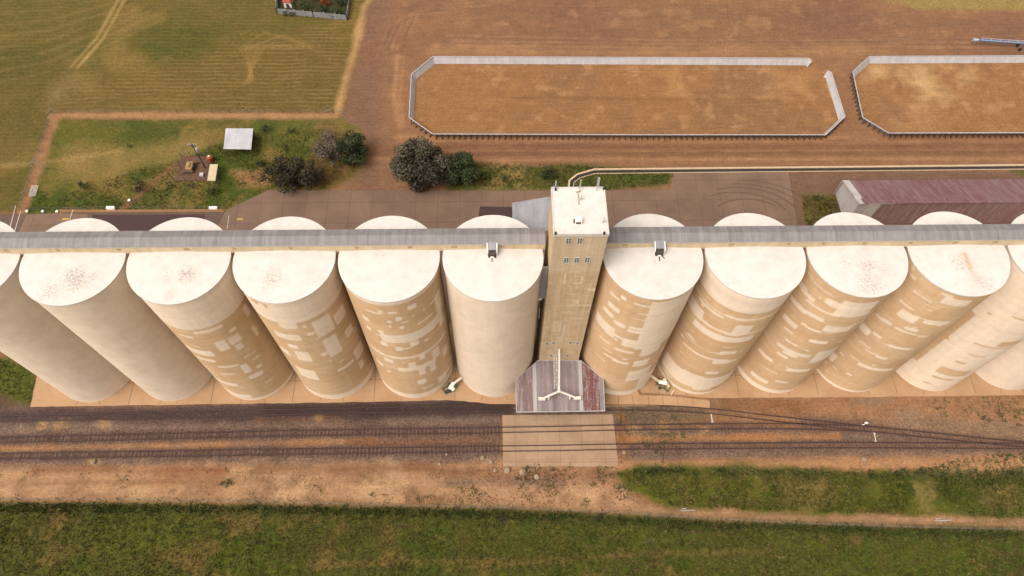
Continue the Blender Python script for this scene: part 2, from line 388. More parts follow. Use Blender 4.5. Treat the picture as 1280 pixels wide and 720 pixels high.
# bunker floors
for pts in ([(513, 96), (540, 76), (1015, 76), (1040, 96), (1054, 146), (1032, 167), (540, 167), (513, 146)],
            [(1068, 92), (1086, 76), (1500, 76), (1500, 165), (1110, 165), (1080, 146)]):
    poly(pts, (160, 113, 72), .6, .3, 4, c='bunker_floor')
    blotch(pts, (174, 128, 86), .52, 11, .2, .6, 7); blotch(pts, (144, 105, 72), .54, 14, .14, .6, 9)
    blotch(pts, (190, 142, 98), .62, 3, .1, .5, 11)
stroke([(640, 122), (960, 125)], .7, (135, 96, 60), .5, .5, 5, op=.8)
blotch([(1085, 80), (1290, 80), (1290, 160), (1090, 160)], (206, 166, 116), .52, 10, .25, .8, 13)
blotch([(800, 85), (1010, 85), (1010, 120), (800, 120)], (184, 136, 88), .45, 8, .15, .6, 14)
# dry grass beyond the yard at the far right
poly([(1095, -200), (1100, -2), (1140, 9), (1200, 13), (1700, 16), (1700, -200)], (160, 132, 76), .8, 1.2, 5, c='stubble_field', gr=.8)
# stubble field
FIELD = [(-800, -300), (500, -300), (476, -30), (470, -3), (452, 12), (441, 60), (429, 100), (419, 140), (67, 139), (46, 190), (22, 264), (-800, 262)]
poly(FIELD, (108, 92, 38), .9, .8, 4, c='stubble_field', gr=.85, rw=.35, pb=0)
blotch(FIELD, (82, 82, 24), .47, 16, .18, .85, 21)
blotch(FIELD, (142, 112, 58), .56, 18, .15, .7, 22)
poly([(75, 137), (110, 95), (220, 75), (430, 30), (440, 60), (419, 139)], (116, 90, 40), 3, 3, 14, gr=.85, rw=1, op=.8)
poly([(-60, 60), (75, 75), (70, 140), (20, 200), (-100, 240)], (100, 85, 36), 4, 4, 14, rw=.2, op=.7)
for o in (0, 1):
    stroke([(88 + o * 9, 84), (122 + o * 8, 46), (147 + o * 8, 0), (168 + o * 8, -50)], .55, (186, 152, 94), .4, .3, 5, gr=.2, op=.85)
stroke([(110, 108), (85, 100), (60, 128)], 2.5, (146, 118, 72), 2.5, 2, 6, op=.6)
for k in range(5): stroke([(318 - k * 3, 100 + k), (300 + k * 7, 60), (330 + k * 22, 40 + k * 4), (380 + k * 8, 55 + k * 5)], .5, (158, 126, 70), .4, .5, 6, op=.5)
for k in range(7): stroke([(-60, 20 + k * 16), (60, 12 + k * 13), (150 + 9 * k, -6 + k * 5)], .5, (146, 120, 66), .5, .6, 8, op=.45)
stroke([(474, -20), (455, 8), (444, 60), (431, 100), (421, 140)], 1.5, (188, 146, 94), .8, .8, 4, gr=.1)
# fenced lawn
LAWN = [(70, 148), (426, 148), (450, 163), (456, 200), (440, 222), (405, 238), (335, 238), (283, 262), (20, 270)]
poly(LAWN, (100, 95, 34), .7, .5, 4, c='lawn', gr=1, rw=0, pb=0)
poly([(40, 236), (100, 238), (150, 216), (215, 200), (262, 186), (335, 200), (325, 242), (285, 263), (24, 269)], (70, 82, 16), 1.6, 1.6, 7, gr=1)
poly([(290, 150), (400, 150), (395, 190), (330, 205), (280, 190)], (96, 94, 36), 2, 2, 7, op=.8)
blotch(LAWN, (142, 114, 60), .54, 9, .12, .7, 25)
blotch(LAWN, (68, 80, 18), .55, 7, .12, .7, 26)
poly([(78, 188), (190, 176), (262, 182), (215, 200), (150, 214), (80, 214)], (150, 122, 68), 2, 2, 6, op=.7)
poly([(290, 214), (325, 210), (342, 222), (330, 232), (300, 232)], (158, 116, 74), 1, 1.2, 4, gr=.2)
poly([(370, 225), (398, 190), (404, 160), (428, 155), (445, 215), (405, 237)], (124, 92, 54), 2, 2, 5, gr=.5, op=.85)
stroke([(222, 204), (197, 222), (172, 246), (148, 263)], 1.1, (142, 102, 70), .5, .3, 3, gr=.1)
stroke([(66, 144), (240, 144), (420, 145)], 1.7, (176, 128, 88), .5, .5, 4, c='dirt_yard', gr=0)
stroke([(70, 143), (52, 195), (40, 235), (26, 268)], 1.8, (164, 116, 80), .6, .5, 4, c='dirt_yard', gr=0)
stroke([(-10, 208), (40, 204), (90, 198), (150, 188)], .8, (170, 138, 84), .7, .6, 5, op=.7)
# verge behind the tower
poly([(556, 232), (590, 203), (640, 207), (722, 205), (842, 214), (838, 230), (760, 239), (560, 240)], (94, 90, 36), .7, .9, 5, c='lawn', gr=1, pb=0)
blotch([(590, 203), (660, 205), (660, 236), (590, 236)], (150, 122, 70), .5, 5, .1, .8, 31)
poly([(730, 216), (842, 214), (838, 228), (730, 232)], (80, 92, 30), 1, 1, 5, gr=1, op=.7)
# right, round the red shed
poly([(985, 214), (1700, 212), (1700, 300), (985, 300)], (128, 96, 76), .6, .5, 5)
poly([(1002, 243), (1050, 243), (1056, 300), (1008, 300)], (112, 98, 46), .8, .8, 4, c='lawn', gr=1)
poly([(1260, 211), (1400, 209), (1400, 218), (1275, 220)], (100, 96, 40), .8, .8, 4, gr=1)
# left of the silos
poly([(-400, 420), (16, 452), (48, 470), (52, 520), (-400, 520)], (98, 72, 52), 1, .6, 5)
poly([(-400, 420), (12, 446), (48, 470), (41, 508), (20, 505), (0, 492), (-400, 470)], (84, 90, 26), .7, .6, 4, c='lawn', gr=1, pb=0)
# railway corridor
poly([(-600, 512), (36, 509), (640, 499), (770, 500), (890, 512), (1060, 525), (1290, 549), (1800, 560), (1800, 575), (1290, 570), (760, 577), (300, 581), (-600, 592)], (124, 101, 86), .8, .6, 5, c='rail_ballast', gr=0, pb=1)
blotch([(-600, 512), (1290, 500), (1290, 575), (-600, 590)], (140, 112, 90), .52, 10, .12, .6, 33)
blotch([(-600, 512), (1290, 500), (1290, 575), (-600, 590)], (98, 76, 66), .55, 8, .12, .6, 34)
poly([(-600, 514), (36, 511), (300, 505), (642, 499), (642, 519), (300, 530), (100, 528), (-600, 535)], (84, 67, 62), .7, .6, 6, pb=.6)
poly([(330, 505), (640, 499), (640, 517), (330, 522)], (70, 54, 50), .8, .6, 6, op=.9)
for tl in ([(-200, 557), (0, 550), (160, 546.4), (320, 542.4), (480, 539.8), (626, 537.6)], [(-200, 575), (0, 570), (160, 567.8), (320, 565.2), (480, 563), (626, 561)]):
    stroke(tl, 2.1, (92, 68, 60), .4, .4, 5, op=.8)
for tl in ([(774, 534.6), (960, 532.8), (1078, 536), (1160, 543.6), (1300, 557)], [(774, 558.6), (960, 557), (1100, 556.6), (1300, 557.6)]):
    stroke(tl, 1.9, (112, 78, 64), .4, .4, 5, op=.6)
stroke([(-100, 562), (0, 561), (150, 558), (320, 554), (470, 551)], .8, (172, 122, 80), .5, .6, 5, pb=.3, op=.9)
stroke([(440, 553), (620, 550)], .9, (128, 84, 60), .6, .6, 5, op=.8)
stroke([(320, 525), (420, 523)], .7, (150, 104, 70), .6, .8, 4, op=.6)
stroke([(775, 549), (900, 547), (1048, 545)], 1.0, (180, 124, 76), .5, .4, 5, pb=.3, op=.9)
stroke([(830, 525), (920, 522), (990, 528)], 1.6, (166, 118, 74), .8, .7, 5, pb=.4, op=.7)
poly([(772, 500), (880, 512), (880, 530), (772, 530)], (110, 90, 70), 1, 1, 4, op=.8)
stroke([(628, 522), (628, 583)], .8, (130, 96, 70), .6, .5, 3)
stroke([(776, 522), (780, 580)], 1.4, (142, 96, 62), .8, .8, 3)
for (px, py, r) in ((54, 531, 1.0), (76, 531, 1.2), (129, 530, 1.1), (397, 523, .8), (791, 536, 1.2), (827, 535, 1.3), (882, 537, .9), (117, 577, .9), (740, 600, 3)):
    layer(np.hypot(GX - g2(px, py)[0], (GY - g2(px, py)[1]) * 1.2) - r, (186, 146, 96), .5, .8, 1.0, op=.5)
# orange ground right of the apron
poly([(893, 494), (1800, 490), (1800, 556), (1290, 546), (1150, 531), (1020, 519), (893, 511)], (162, 118, 84), .7, .6, 5, c='sandy_ground', gr=0, pb=.5)
blotch([(893, 494), (1800, 490), (1800, 556), (1150, 531), (893, 511)], (134, 92, 60), .54, 6, .12, .7, 36)
blotch([(893, 494), (1800, 490), (1800, 556), (1150, 531), (893, 511)], (150, 122, 98), .53, 7, .1, .8, 37)
poly([(890, 496), (960, 496), (1010, 502), (1000, 516), (900, 510)], (138, 94, 60), 1, 1.4, 4, op=.7)
poly([(1060, 518), (1300, 528), (1300, 552), (1160, 540)], (140, 112, 88), 1, 1, 5, op=.8, pb=.8)
# sandy strip
SAND = [(-600, 592), (0, 588), (320, 581), (640, 579), (770, 579), (800, 585), (770, 600), (800, 632), (900, 640), (1290, 650), (1800, 655), (1800, 668), (1290, 664), (860, 650), (760, 643), (640, 637), (300, 630), (0, 629), (-600, 632)]
poly(SAND, (180, 138, 102), .7, .5, 5, c='sandy_ground', gr=0, pb=.3)
poly([(770, 578), (1290, 568), (1800, 566), (1800, 600), (1290, 600), (770, 600)], (180, 132, 92), .7, .6, 5, c='sandy_ground', gr=0, pb=.4)
blotch(SAND, (160, 114, 82), .52, 9, .12, .8, 41); blotch(SAND, (200, 158, 118), .58, 7, .1, .7, 42); blotch(SAND, (150, 112, 82), .6, 4, .08, .7, 43)
stroke([(320, 586), (420, 587), (520, 585), (590, 591)], 1.3, (128, 84, 58), .8, .8, 4, op=.8)
stroke([(40, 588), (140, 587), (280, 588)], .8, (138, 86, 54), .7, .7, 4, op=.7)
stroke([(0, 606), (150, 603), (300, 604)], .7, (148, 106, 72), .6, .6, 4, op=.7)
poly([(590, 584), (770, 584), (790, 600), (700, 605), (600, 600)], (140, 98, 70), 1, 1, 4, op=.8, pb=.8)
stroke([(640, 602), (700, 601), (560, 604)], .7, (124, 100, 86), .6, .5, 4, op=.8)
blotch([(620, 600), (800, 600), (800, 644), (620, 640)], (150, 108, 84), .48, 5, .12, .7, 44)
stroke([(850, 645), (1060, 654), (1300, 657), (1700, 662)], 1.9, (176, 132, 98), .5, .3, 4, pb=.6)
# meadow strips
MID = [(770, 590), (800, 582), (960, 584), (1060, 588), (1082, 591), (1110, 589), (1220, 596), (1290, 590), (1800, 592), (1800, 652), (1290, 649), (1110, 644), (960, 639), (840, 634), (790, 615)]
poly(MID, (90, 90, 24), .6, 1.2, 4, c='grass_field', gr=1, pb=0)
blotch(MID, (70, 80, 14), .52, 8, .12, .8, 51); blotch(MID, (134, 112, 62), .54, 6, .1, .7, 52)
stroke([(800, 587), (960, 588), (1060, 594), (1130, 594), (1230, 600), (1300, 594)], 1.6, (66, 74, 22), .8, .8, 4, op=.7)
LOW = [(-600, 634), (0, 629), (300, 632), (640, 638), (760, 643), (860, 650), (1000, 658), (1290, 664), (1800, 668), (1800, 1000), (-600, 1000)]
poly(LOW, (80, 79, 22), .5, .4, 3, c='grass_field', gr=1, pb=0)
blotch(LOW, (66, 80, 12), .46, 9, .14, .8, 55); blotch(LOW, (124, 98, 50), .57, 5, .1, .7, 56); blotch(LOW, (84, 92, 18), .57, 12, .12, .6, 57)
stroke([(-300, 636), (0, 633), (300, 636), (640, 642), (860, 654), (1290, 668), (1500, 672)], 1.6, (58, 64, 20), .9, .6, 4, op=.85)
stroke([(560, 712), (800, 692), (960, 690)], .5, (140, 110, 62), .4, .5, 5, op=.5); stroke([(640, 700), (420, 705)], .4, (140, 110, 62), .4, .5, 5, op=.5)

GZ = -.06 + (fbm(GX, GY, 3, 77, 4) - .5) * .10 * (.3 + grassy)
bed = np.clip(1 - np.minimum(1, np.maximum(0, sdist(GX, GY, P((-600, 515), (640, 502), (890, 514), (1290, 552), (1290, 566), (-600, 588))) + 1) / 2), 0, 1)
GZ = GZ + 0  # level site
for (pts, wd, hh) in (([(0, 607), (300, 607), (560, 608)], 3, .35), ([(330, 586), (600, 591)], 1.5, .25), ([(860, 520), (1000, 510), (1250, 512)], 3, .2)):
    GZ += hh * np.clip(1 - ldist(GX, GY, P(*pts)) / wd, 0, 1) * (fbm(GX, GY, 4, 80, 3))
verts = np.stack([GX, GY, GZ], -1).reshape(-1, 3)
idx = np.arange(NX * NY).reshape(NY, NX)
q = np.stack([idx[:-1, :-1], idx[:-1, 1:], idx[1:, 1:], idx[1:, :-1]], -1).reshape(-1, 4)
fc = cls[:-1, :-1].reshape(-1)
def set_ground_attrs(me, t, a, b, c):
    n = len(t); at = me.attributes.new('tone', 'FLOAT_COLOR', 'POINT'); at.data.foreach_set('color', np.concatenate([t, np.ones((n, 1))], 1).astype(np.float32).ravel())
    for nm, vals in (('grassy', a), ('rows', b), ('pebble', c)):
        x = me.attributes.new(nm, 'FLOAT', 'POINT'); x.data.foreach_set('value', vals.astype(np.float32))
T_ = tone.reshape(-1, 3); A_ = grassy.ravel(); B_ = rows.ravel(); C_ = peb.ravel()
for k, nm in enumerate(CLS):
    qq = q[fc == k]
    if not len(qq): continue
    u, inv = np.unique(qq, return_inverse=True)
    me = bpy.data.meshes.new(nm); nf = len(qq)
    me.vertices.add(len(u)); me.vertices.foreach_set('co', verts[u].astype(np.float32).ravel())
    me.loops.add(nf * 4); me.loops.foreach_set('vertex_index', inv.reshape(-1).astype(np.int32))
    me.polygons.add(nf); me.polygons.foreach_set('loop_start', np.arange(0, nf * 4, 4, dtype=np.int32))
    me.polygons.foreach_set('use_smooth', np.ones(nf, bool)); me.update(calc_edges=True)
    set_ground_attrs(me, T_[u], A_[u], B_[u], C_[u]); me.materials.append(M['ground'])
    o = bpy.data.objects.new(nm, me); COL.objects.link(o); struct(o)
# land out to the horizon
x0, x1, y0, y1 = gx[0], gx[-1], gy[0], gy[-1]; BG = 2500
vv = [(-BG, -BG, -.06), (BG, -BG, -.06), (BG, BG, -.06), (-BG, BG, -.06), (x0, y0, -.06), (x1, y0, -.06), (x1, y1, -.06), (x0, y1, -.06)]
me = bpy.data.meshes.new('land'); me.from_pydata(vv, [], [(0, 1, 5, 4), (1, 2, 6, 5), (2, 3, 7, 6), (3, 0, 4, 7)]); me.update()
set_ground_attrs(me, np.tile(np.array(gc(120, 98, 52)), (8, 1)), np.full(8, .9), np.full(8, .2), np.zeros(8)); me.materials.append(M['ground'])
o = bpy.data.objects.new('land', me); COL.objects.link(o); struct(o)

# ------------------------------------------------------------------ paved surfaces
def flat(name, pts, z, m, depth=.25):
    mb = MB(); mb.prism(pts, z - depth, z); return mb.build(name, m)
def jag(pts, step, amp, seed):
    r = random.Random(seed); out = []
    for (a, b), (c, d) in zip(pts, pts[1:] + pts[:1]):
        n = max(1, int(math.hypot(c - a, d - b) / step))
        for k in range(n):
            t = k / n; out.append((a + (c - a) * t + r.uniform(-amp, amp), b + (d - b) * t + r.uniform(-amp, amp)))
    return out
yard = struct(flat('concrete_yard', P((283, 262.5), (335, 238), (692, 238.5), (838, 237.5), (842, 216), (985, 214.5)) + [(50.5, 8), (-74, 8)], .03, M['yard']))
struct(flat('asphalt_patch', P((600, 258), (641, 259), (642, 285), (596, 283)), .036, M['asphalt_new'], .05))
rd = g2(283, 265)
struct(flat('asphalt_road', P((-300, 270), (0, 268), (72, 266.5), (283, 266)) + [(-74.3, 8), (-160, 8)], .02, M['asphalt']))
struct(flat('asphalt_patch', P((116, 268.5), (256, 268), (258, 288), (112, 288)), .028, M['asphalt_new'], .05))
struct(flat('concrete_verge', P((74, 262), (150, 262.5), (278, 261.5), (281, 265.3), (74, 265.8)), .10, M['kerb']))
struct(flat('concrete_drive', P((33, 268.6), (74, 266.2), (110, 268), (104, 290), (24, 290)), .026, M['yard'], .05))
for pts in ([(19.4, 257), (20.2, 257), (12, 289), (10.8, 289)], [(25.6, 264), (26.5, 264), (18.8, 289), (17.8, 289)], [(91.2, 262), (92, 262), (88, 275), (87, 275)], [(285.9, 269.3), (286.6, 269.3), (284.6, 286), (283.8, 286)]):
    struct(flat('road_line', P(*pts), .046 if pts[0][0] > 200 else .034 + (.07 if pts[0][0] > 90 else 0), M['line'], .008))
for px, py in ((82, 274), (300, 274)):
    struct(flat('road_marking', P((px - 4, py - 1), (px + 4, py - 1), (px + 4, py + 1), (px - 4, py + 1)), .046, M['line_y'], .008))
AY = [(-94.1, -7.6), (-60, -7.55), (-14, -7.45)]
apron_pts = [g2(38, 508.5)] + [(-60, -7.66), (-34, -7.62), (-20, -7.45), (-17, -7.7), (-12.2, -8.3), (-7.5, -8.4), (-3, -9.0)] + [(9, -9.0), (9.4, -7.6), (27, -7.7), (46, -7.9), (86, -8.0), (104, -8.1), (104, 8), (-96.5, 8), g2(46, 470)]
apron = struct(flat('silo_apron', jag(apron_pts, 1.2, .06, 3), .0, M['apron']))
apron.location.z = .024
ledge = struct(flat('loading_apron', P((757, 494.5), (838, 494.5), (868, 497.5), (887, 501), (887, 510.5), (830, 507.5), (757, 508)), .12, M['apron']))
kerb = MB()
for a, b in (((797, 486), (800, 492.5)), ((800, 492.5), (840, 494.5)), ((840, 494.5), (887, 500))):
    pa, pb = g(*a), g(*b); kerb.bar((pa[0], pa[1], .1), (pb[0], pb[1], .1), .25, .3)
struct(kerb.build('kerb', M['kerb']))
# radial joints of the apron
jm = MB(); rj = random.Random(5)
def seg(a, b, wd=.05):
    d = math.hypot(b[0] - a[0], b[1] - a[1]); nx, ny = -(b[1] - a[1]) / d * wd / 2, (b[0] - a[0]) / d * wd / 2
    jm.add([(a[0] + nx, a[1] + ny, .029), (a[0] - nx, a[1] - ny, .029), (b[0] - nx, b[1] - ny, .029), (b[0] + nx, b[1] + ny, .029)], [(0, 3, 2, 1)])
for i in range(1, 13):
    cx = sx(i)
    for dg in (-44, -16, 14, 43):
        t = R_(dg + rj.uniform(-4, 4)); a = (cx + 7.02 * math.sin(t), -7.02 * math.cos(t))
        if abs(cx) < 12 and 3 < abs(a[0]) < 9.5 and a[0] * cx > 0: pass
        L_ = (7.55 - 7.02 * math.cos(t)) / max(.3, math.cos(t)); L_ = min(L_, 2.2 if abs(dg) < 30 else 0)
        if L_ > .3: seg(a, (a[0] + L_ * math.sin(t), a[1] - L_ * math.cos(t)))
    seg((cx + S / 2, -7.5), (cx + S / 2, -1.5)); seg((cx + S / 2 - 1.2, -3.4), (cx + S / 2 + 1.2, -3.4))
jm.build('joint', M['joint'], apron)
jm = MB(); seg2 = P((773, 495), (790, 495), (810, 495), (828, 495.5), (846, 496), (866, 498)); seg3 = P((773, 508), (792, 507.8), (811, 507.7), (829, 507.6), (848, 508.5), (866, 509.4))
for a, b in zip(seg2, seg3): jm.add([(a[0] - .03, a[1], .124), (b[0] - .03, b[1], .124), (b[0] + .03, b[1], .124), (a[0] + .03, a[1], .124)], [(0, 1, 2, 3)])
jm.build('joint', M['joint'], ledge)
pad = struct(flat('rail_crossing_slab', P((628, 519), (766, 517.8), (773, 583.2), (629, 583.2)), .03, M['pad']))
pe = MB(); a, b = g(629, 577.5), g(772.5, 577.5); pe.bar((a[0], a[1], .035), (b[0], b[1], .035), .05, .01); pe.build('joint', M['joint'], pad)

tm = MB()
for k, (r0, a0, a1) in enumerate(((7, 20, 120), (8.2, 15, 110), (9.2, 30, 95), (10.2, 35, 90), (5.2, 40, 140))):
    c0 = g2(925 + k * 3, 275); n = 24
    for j in range(n):
        t0, t1 = R_(a0 + (a1 - a0) * j / n), R_(a0 + (a1 - a0) * (j + 1) / n)
        tm.add([(c0[0] + (r0 + e) * math.cos(t) * 1.5, c0[1] + (r0 + e) * math.sin(t), .034 + .001 * k) for t, e in ((t0, 0), (t0, .28), (t1, .28), (t1, 0))], [(0, 1, 2, 3)])
tm.build('tyre_mark', plain('tyre_mark', gc(118, 90, 76), .3, 1.5), yard)
# ------------------------------------------------------------------ railway
def path_pts(pts, step=.6):
    P_ = [Vector((*g2(*p), 0)) for p in pts]; out = []
    n = len(P_)
    def cr(p0, p1, p2, p3, t):
        return .5 * ((2 * p1) + (-p0 + p2) * t + (2 * p0 - 5 * p1 + 4 * p2 - p3) * t * t + (-p0 + 3 * p1 - 3 * p2 + p3) * t ** 3)
    for i in range(n - 1):
        a, b, c, d = P_[max(0, i - 1)], P_[i], P_[i + 1], P_[min(n - 1, i + 2)]; k = max(2, int((c - b).length / 1.2))
        for j in range(k): out.append(cr(a, b, c, d, j / k))
    out.append(P_[-1]); return out
def resample(pts, step):
    out = [(pts[0], (pts[1] - pts[0]).normalized())]; acc = 0
    for a, b in zip(pts[:-1], pts[1:]):
        L_ = (b - a).length; t = step - acc
        while t <= L_: out.append((a + (b - a) * (t / L_), (b - a).normalized())); t += step
        acc = (acc + L_) % step
    return out
def track(name, label, px, gauge=.95, skip=lambda p: False, sunk=0.0, rails=(1, -1)):
    t = thing(name, label, 'railway track', (0, 0, 0), 0, 'railway tracks in front of the silos'); pts = path_pts(px)
    for s in rails:
        mb = MB(); n = len(pts)
        prof = [(-.09, -.02), (.09, -.02), (.07, .16), (-.07, .16)]; vv = []
        for i, p in enumerate(pts):
            d = (pts[min(n - 1, i + 1)] - pts[max(0, i - 1)]).normalized(); sd = Vector((-d.y, d.x, 0))
            for a, b in prof: vv.append(p + sd * (s * gauge / 2 + a) + Vector((0, 0, b)))
        ff = [(4 * i + k, 4 * i + (k + 1) % 4, 4 * i + 4 + (k + 1) % 4, 4 * i + 4 + k) for i in range(n - 1) for k in range(4)]
        mb.add(vv, ff); mb.build('rail', M['rail'], t)
    sl_ = [x for x in resample(pts, .68) if not skip(x[0]) and random.random() > (.3 if x[0].x < -45 else .12)]
    sl_.sort(key=lambda x: (x[0].x - CX) ** 2)
    rest = MB()
    for i, (p, d) in enumerate(sl_):
        mb = MB() if i < 100 else rest
        sd = Vector((-d.y, d.x, 0)); h = Vector((0, 0, rnd(-.115, -.07) + (.045 if -45 < p.x < -8 and p.y < -11 else .07 if p.x > 27 else 0) - sunk)); j = rnd(-.08, .08)
        mb.bar(p - sd * (.95 + j) + h, p + sd * (.95 - j) + h, .2, .1)
        if i < 100: mb.build('sleeper', M['sleeper'], t)
    if rest.v: rest.build('sleeper', M['sleeper'], t)['kind'] = 'stuff'
onpad = lambda p: -10.2 < p.x < 10.1
track('railway_track', 'railway track closest to the silos, running through the dark soil and under the rusty canopy',
      [(-260, 530), (-100, 526), (0, 523.5), (160, 520.5), (320, 516), (480, 512.5), (600, 511), (700, 510.3), (760, 509.7), (830, 510.3), (890, 514.3), (960, 522.3), (1020, 529), (1078, 535.3), (1160, 543.6), (1240, 552), (1300, 557.2)], skip=lambda p: -9 < p.x < 9.5, sunk=.06)
track('railway_track', 'middle railway track crossing the concrete slab, merging right into the curved siding',
      [(-260, 560), (-100, 554), (0, 550), (160, 546.4), (320, 542.4), (480, 539.8), (620, 537.6), (700, 536.3), (772, 534.6), (860, 533.4), (960, 532.8), (1020, 533.6), (1076, 536)], skip=onpad)
track('railway_track', 'railway track farthest from the silos, straight along the sandy strip',
      [(-260, 578), (-100, 573), (0, 570), (160, 567.8), (320, 565.2), (480, 563), (620, 561), (700, 560), (772, 558.6), (960, 557), (1100, 556.6), (1280, 557.6), (1500, 560)], skip=onpad)
PATCH = {
3: (29.3,1.5,[(12,25,21.2,24.3),(29,43,21.9,24.0),(30,40,19.6,21.3),(36,45,25.4,26.0),(41,48,16.4,16.8),(38,48,14.4,15.1),(19,28,11.5,14.7),(36,44,11.2,12.3),(20,40,8.8,10.3),(-7,20,15.1,15.7),(-12,7,12.1,12.4),(0,34,27.7,28.6),(-26,-5,26.2,26.8),(-28,-7,22.8,23.2),(-36,1,19.6,21.6),(-44,-2,6.7,8.2),(65,72,25.4,27.9),(59,65,19.5,22.5),(-44,3,1.2,2.8),(31,40,16.5,16.6),(-29,-4,17.1,18.2)]),
4: (30.9,4.8,[(-15,8,29.3,35.0),(-30,4,25.0,26.9),(-19,-7,21.9,23.4),(-16,2,17.3,20.8),(-32,-3,9.2,13.3),(-27,-20,33.4,36.2),(-44,-27,17.4,19.6),(24,46,24.8,29.9),(50,71,25.0,28.3),(26,43,17.3,23.5),(55,70,19.1,21.5),(25,53,11.1,12.0),(56,76,10.3,13.9),(33,39,14.0,14.6),(56,64,6.4,9.1),(12,21,26.3,27.2),(17,24,18.5,19.6),(21,23,15.8,16.6),(13,17,28.9,30.0)]),
5: (36.1,4.4,[(-13,-8,33.9,34.2),(-1,9,33.6,34.1),(-39,-30,29.1,30.5),(-40,-33,25.9,27.1),(-5,0,30.7,31.5),(6,12,31.2,32.3),(-6,-1,29.3,30.0),(8,13,28.6,29.5),(-21,-14,26.6,27.8),(-19,66,23.9,26.5),(29,53,28.2,28.8),(39,42,31.2,32.1),(25,27,31.2,31.8),(22,32,33.6,34.8),(-24,-15,22.2,23.6),(15,25,21.9,23.7),(-6,4,21.0,22.3),(6,12,21.3,21.9),(-50,71,17.7,18.5),(-27,-14,15.6,17.0),(-28,-13,13.2,13.4),(-11,43,12.6,14.0),(6,14,14.0,15.9),(22,29,15.9,17.8),(40,53,13.6,16.8),(16,26,10.2,13.2),(32,41,9.6,12.5),(11,24,6.1,8.2),(42,56,2.8,5.3),(-31,-23,10.9,11.2),(-47,-35,11.7,13.0),(60,72,27.5,32.1),(62,71,22.0,27.9),(33,40,21.6,22.4),(58,70,10.8,13.6)]),
7: (None,3.7,[(-5,60,20.5,36.3),(0,42,22.1,27.8),(-71,-36,22.4,25.1),(-58,-42,33.3,33.9),(-56,-37,29.9,31.2),(-62,-43,27.6,28.7),(-41,-34,34.3,35.3),(-26,-3,34.5,35.1),(-27,2,30.4,30.8),(-41,-25,26.6,27.7),(-22,4,26.0,26.9),(-40,-22,22.9,23.7),(-56,-37,19.2,19.3),(-23,16,20.8,23.6),(-28,-4,18.7,19.4),(-45,-30,16.7,17.0),(-54,-37,12.7,13.1),(-27,-6,14.3,14.9),(5,33,17.5,24.7),(2,23,13.3,15.8),(0,34,7.0,11.3),(21,60,-0.2,7.7)]),
8: (32.3,1.6,[(-67,-29,29.3,29.8),(-28,25,30.2,30.6),(-58,30,25.3,25.7),(-60,24,22.7,24.2),(-59,-39,22.8,22.9),(-68,-59,16.7,17.1),(-57,-48,18.9,19.3),(-9,13,17.9,19.2),(-57,8,15.4,16.0),(-11,12,13.9,15.5),(-75,49,3.0,7.9),(-40,-9,7.5,8.3),(-68,-49,2.0,2.4),(-14,13,2.0,4.7),(-10,7,9.5,10.6),(-11,1,20.6,20.8),(-57,-50,12.6,12.9),(-10,10,25.7,28.5),(-61,-56,28.6,29.1),(-8,-4,28.4,28.7)]),
9: (None,2.5,[(-62,-32,35.0,35.3),(-22,19,31.2,35.4),(-55,-13,30.6,31.2),(-14,23,31.0,31.6),(-73,-45,27.8,28.8),(-46,-23,28.3,29.1),(-36,-17,25.1,25.4),(-22,1,21.7,22.5),(-18,16,25.7,27.8),(-51,-3,16.2,17.1),(-18,14,10.0,11.2),(-45,-27,19.0,19.3),(-65,-39,10.5,11.5),(-47,-23,7.9,8.2),(-54,-26,2.9,4.3),(-70,-47,31.5,32.5),(-67,-44,23.1,24.3),(-55,-41,21.3,21.8),(-82,-62,31.6,33.0),(-38,-21,33.0,34.3),(1,40,14.0,18.6),(-44,-27,14.1,14.7),(-43,-36,25.4,25.8)]),
10: (None,1.4,[(-56,-31,33.3,33.6),(-25,5,34.1,35.8),(-59,-38,29.6,30.1),(-49,-27,27.0,29.0),(-20,11,28.0,29.3),(-55,-44,23.9,24.5),(-40,-10,24.0,24.5),(-53,-39,19.7,20.3),(-55,-37,15.9,16.1),(-43,-12,15.0,15.3),(-53,-36,11.0,11.3),(-36,13,10.1,11.1),(-36,-24,18.9,19.2),(-27,2,18.9,19.7),(-30,-14,25.1,25.8),(-32,-17,28.9,29.2),(-57,-48,4.9,5.2),(-37,-29,5.8,5.9),(-27,-13,14.6,14.9),(-28,-22,31.4,31.7)]),
11: (None,1.2,[(-30,-16,2.6,3.0),(-29,1,5.3,5.9),(-32,10,7.1,9.5),(-33,13,19.0,19.3),(-31,8,24.0,24.3),(-31,-11,28.5,28.8),(-66,-57,6.4,24.7),(-26,0,15.5,16.1),(-27,-13,12.0,12.8),(-8,22,19.7,21.5)]),
}
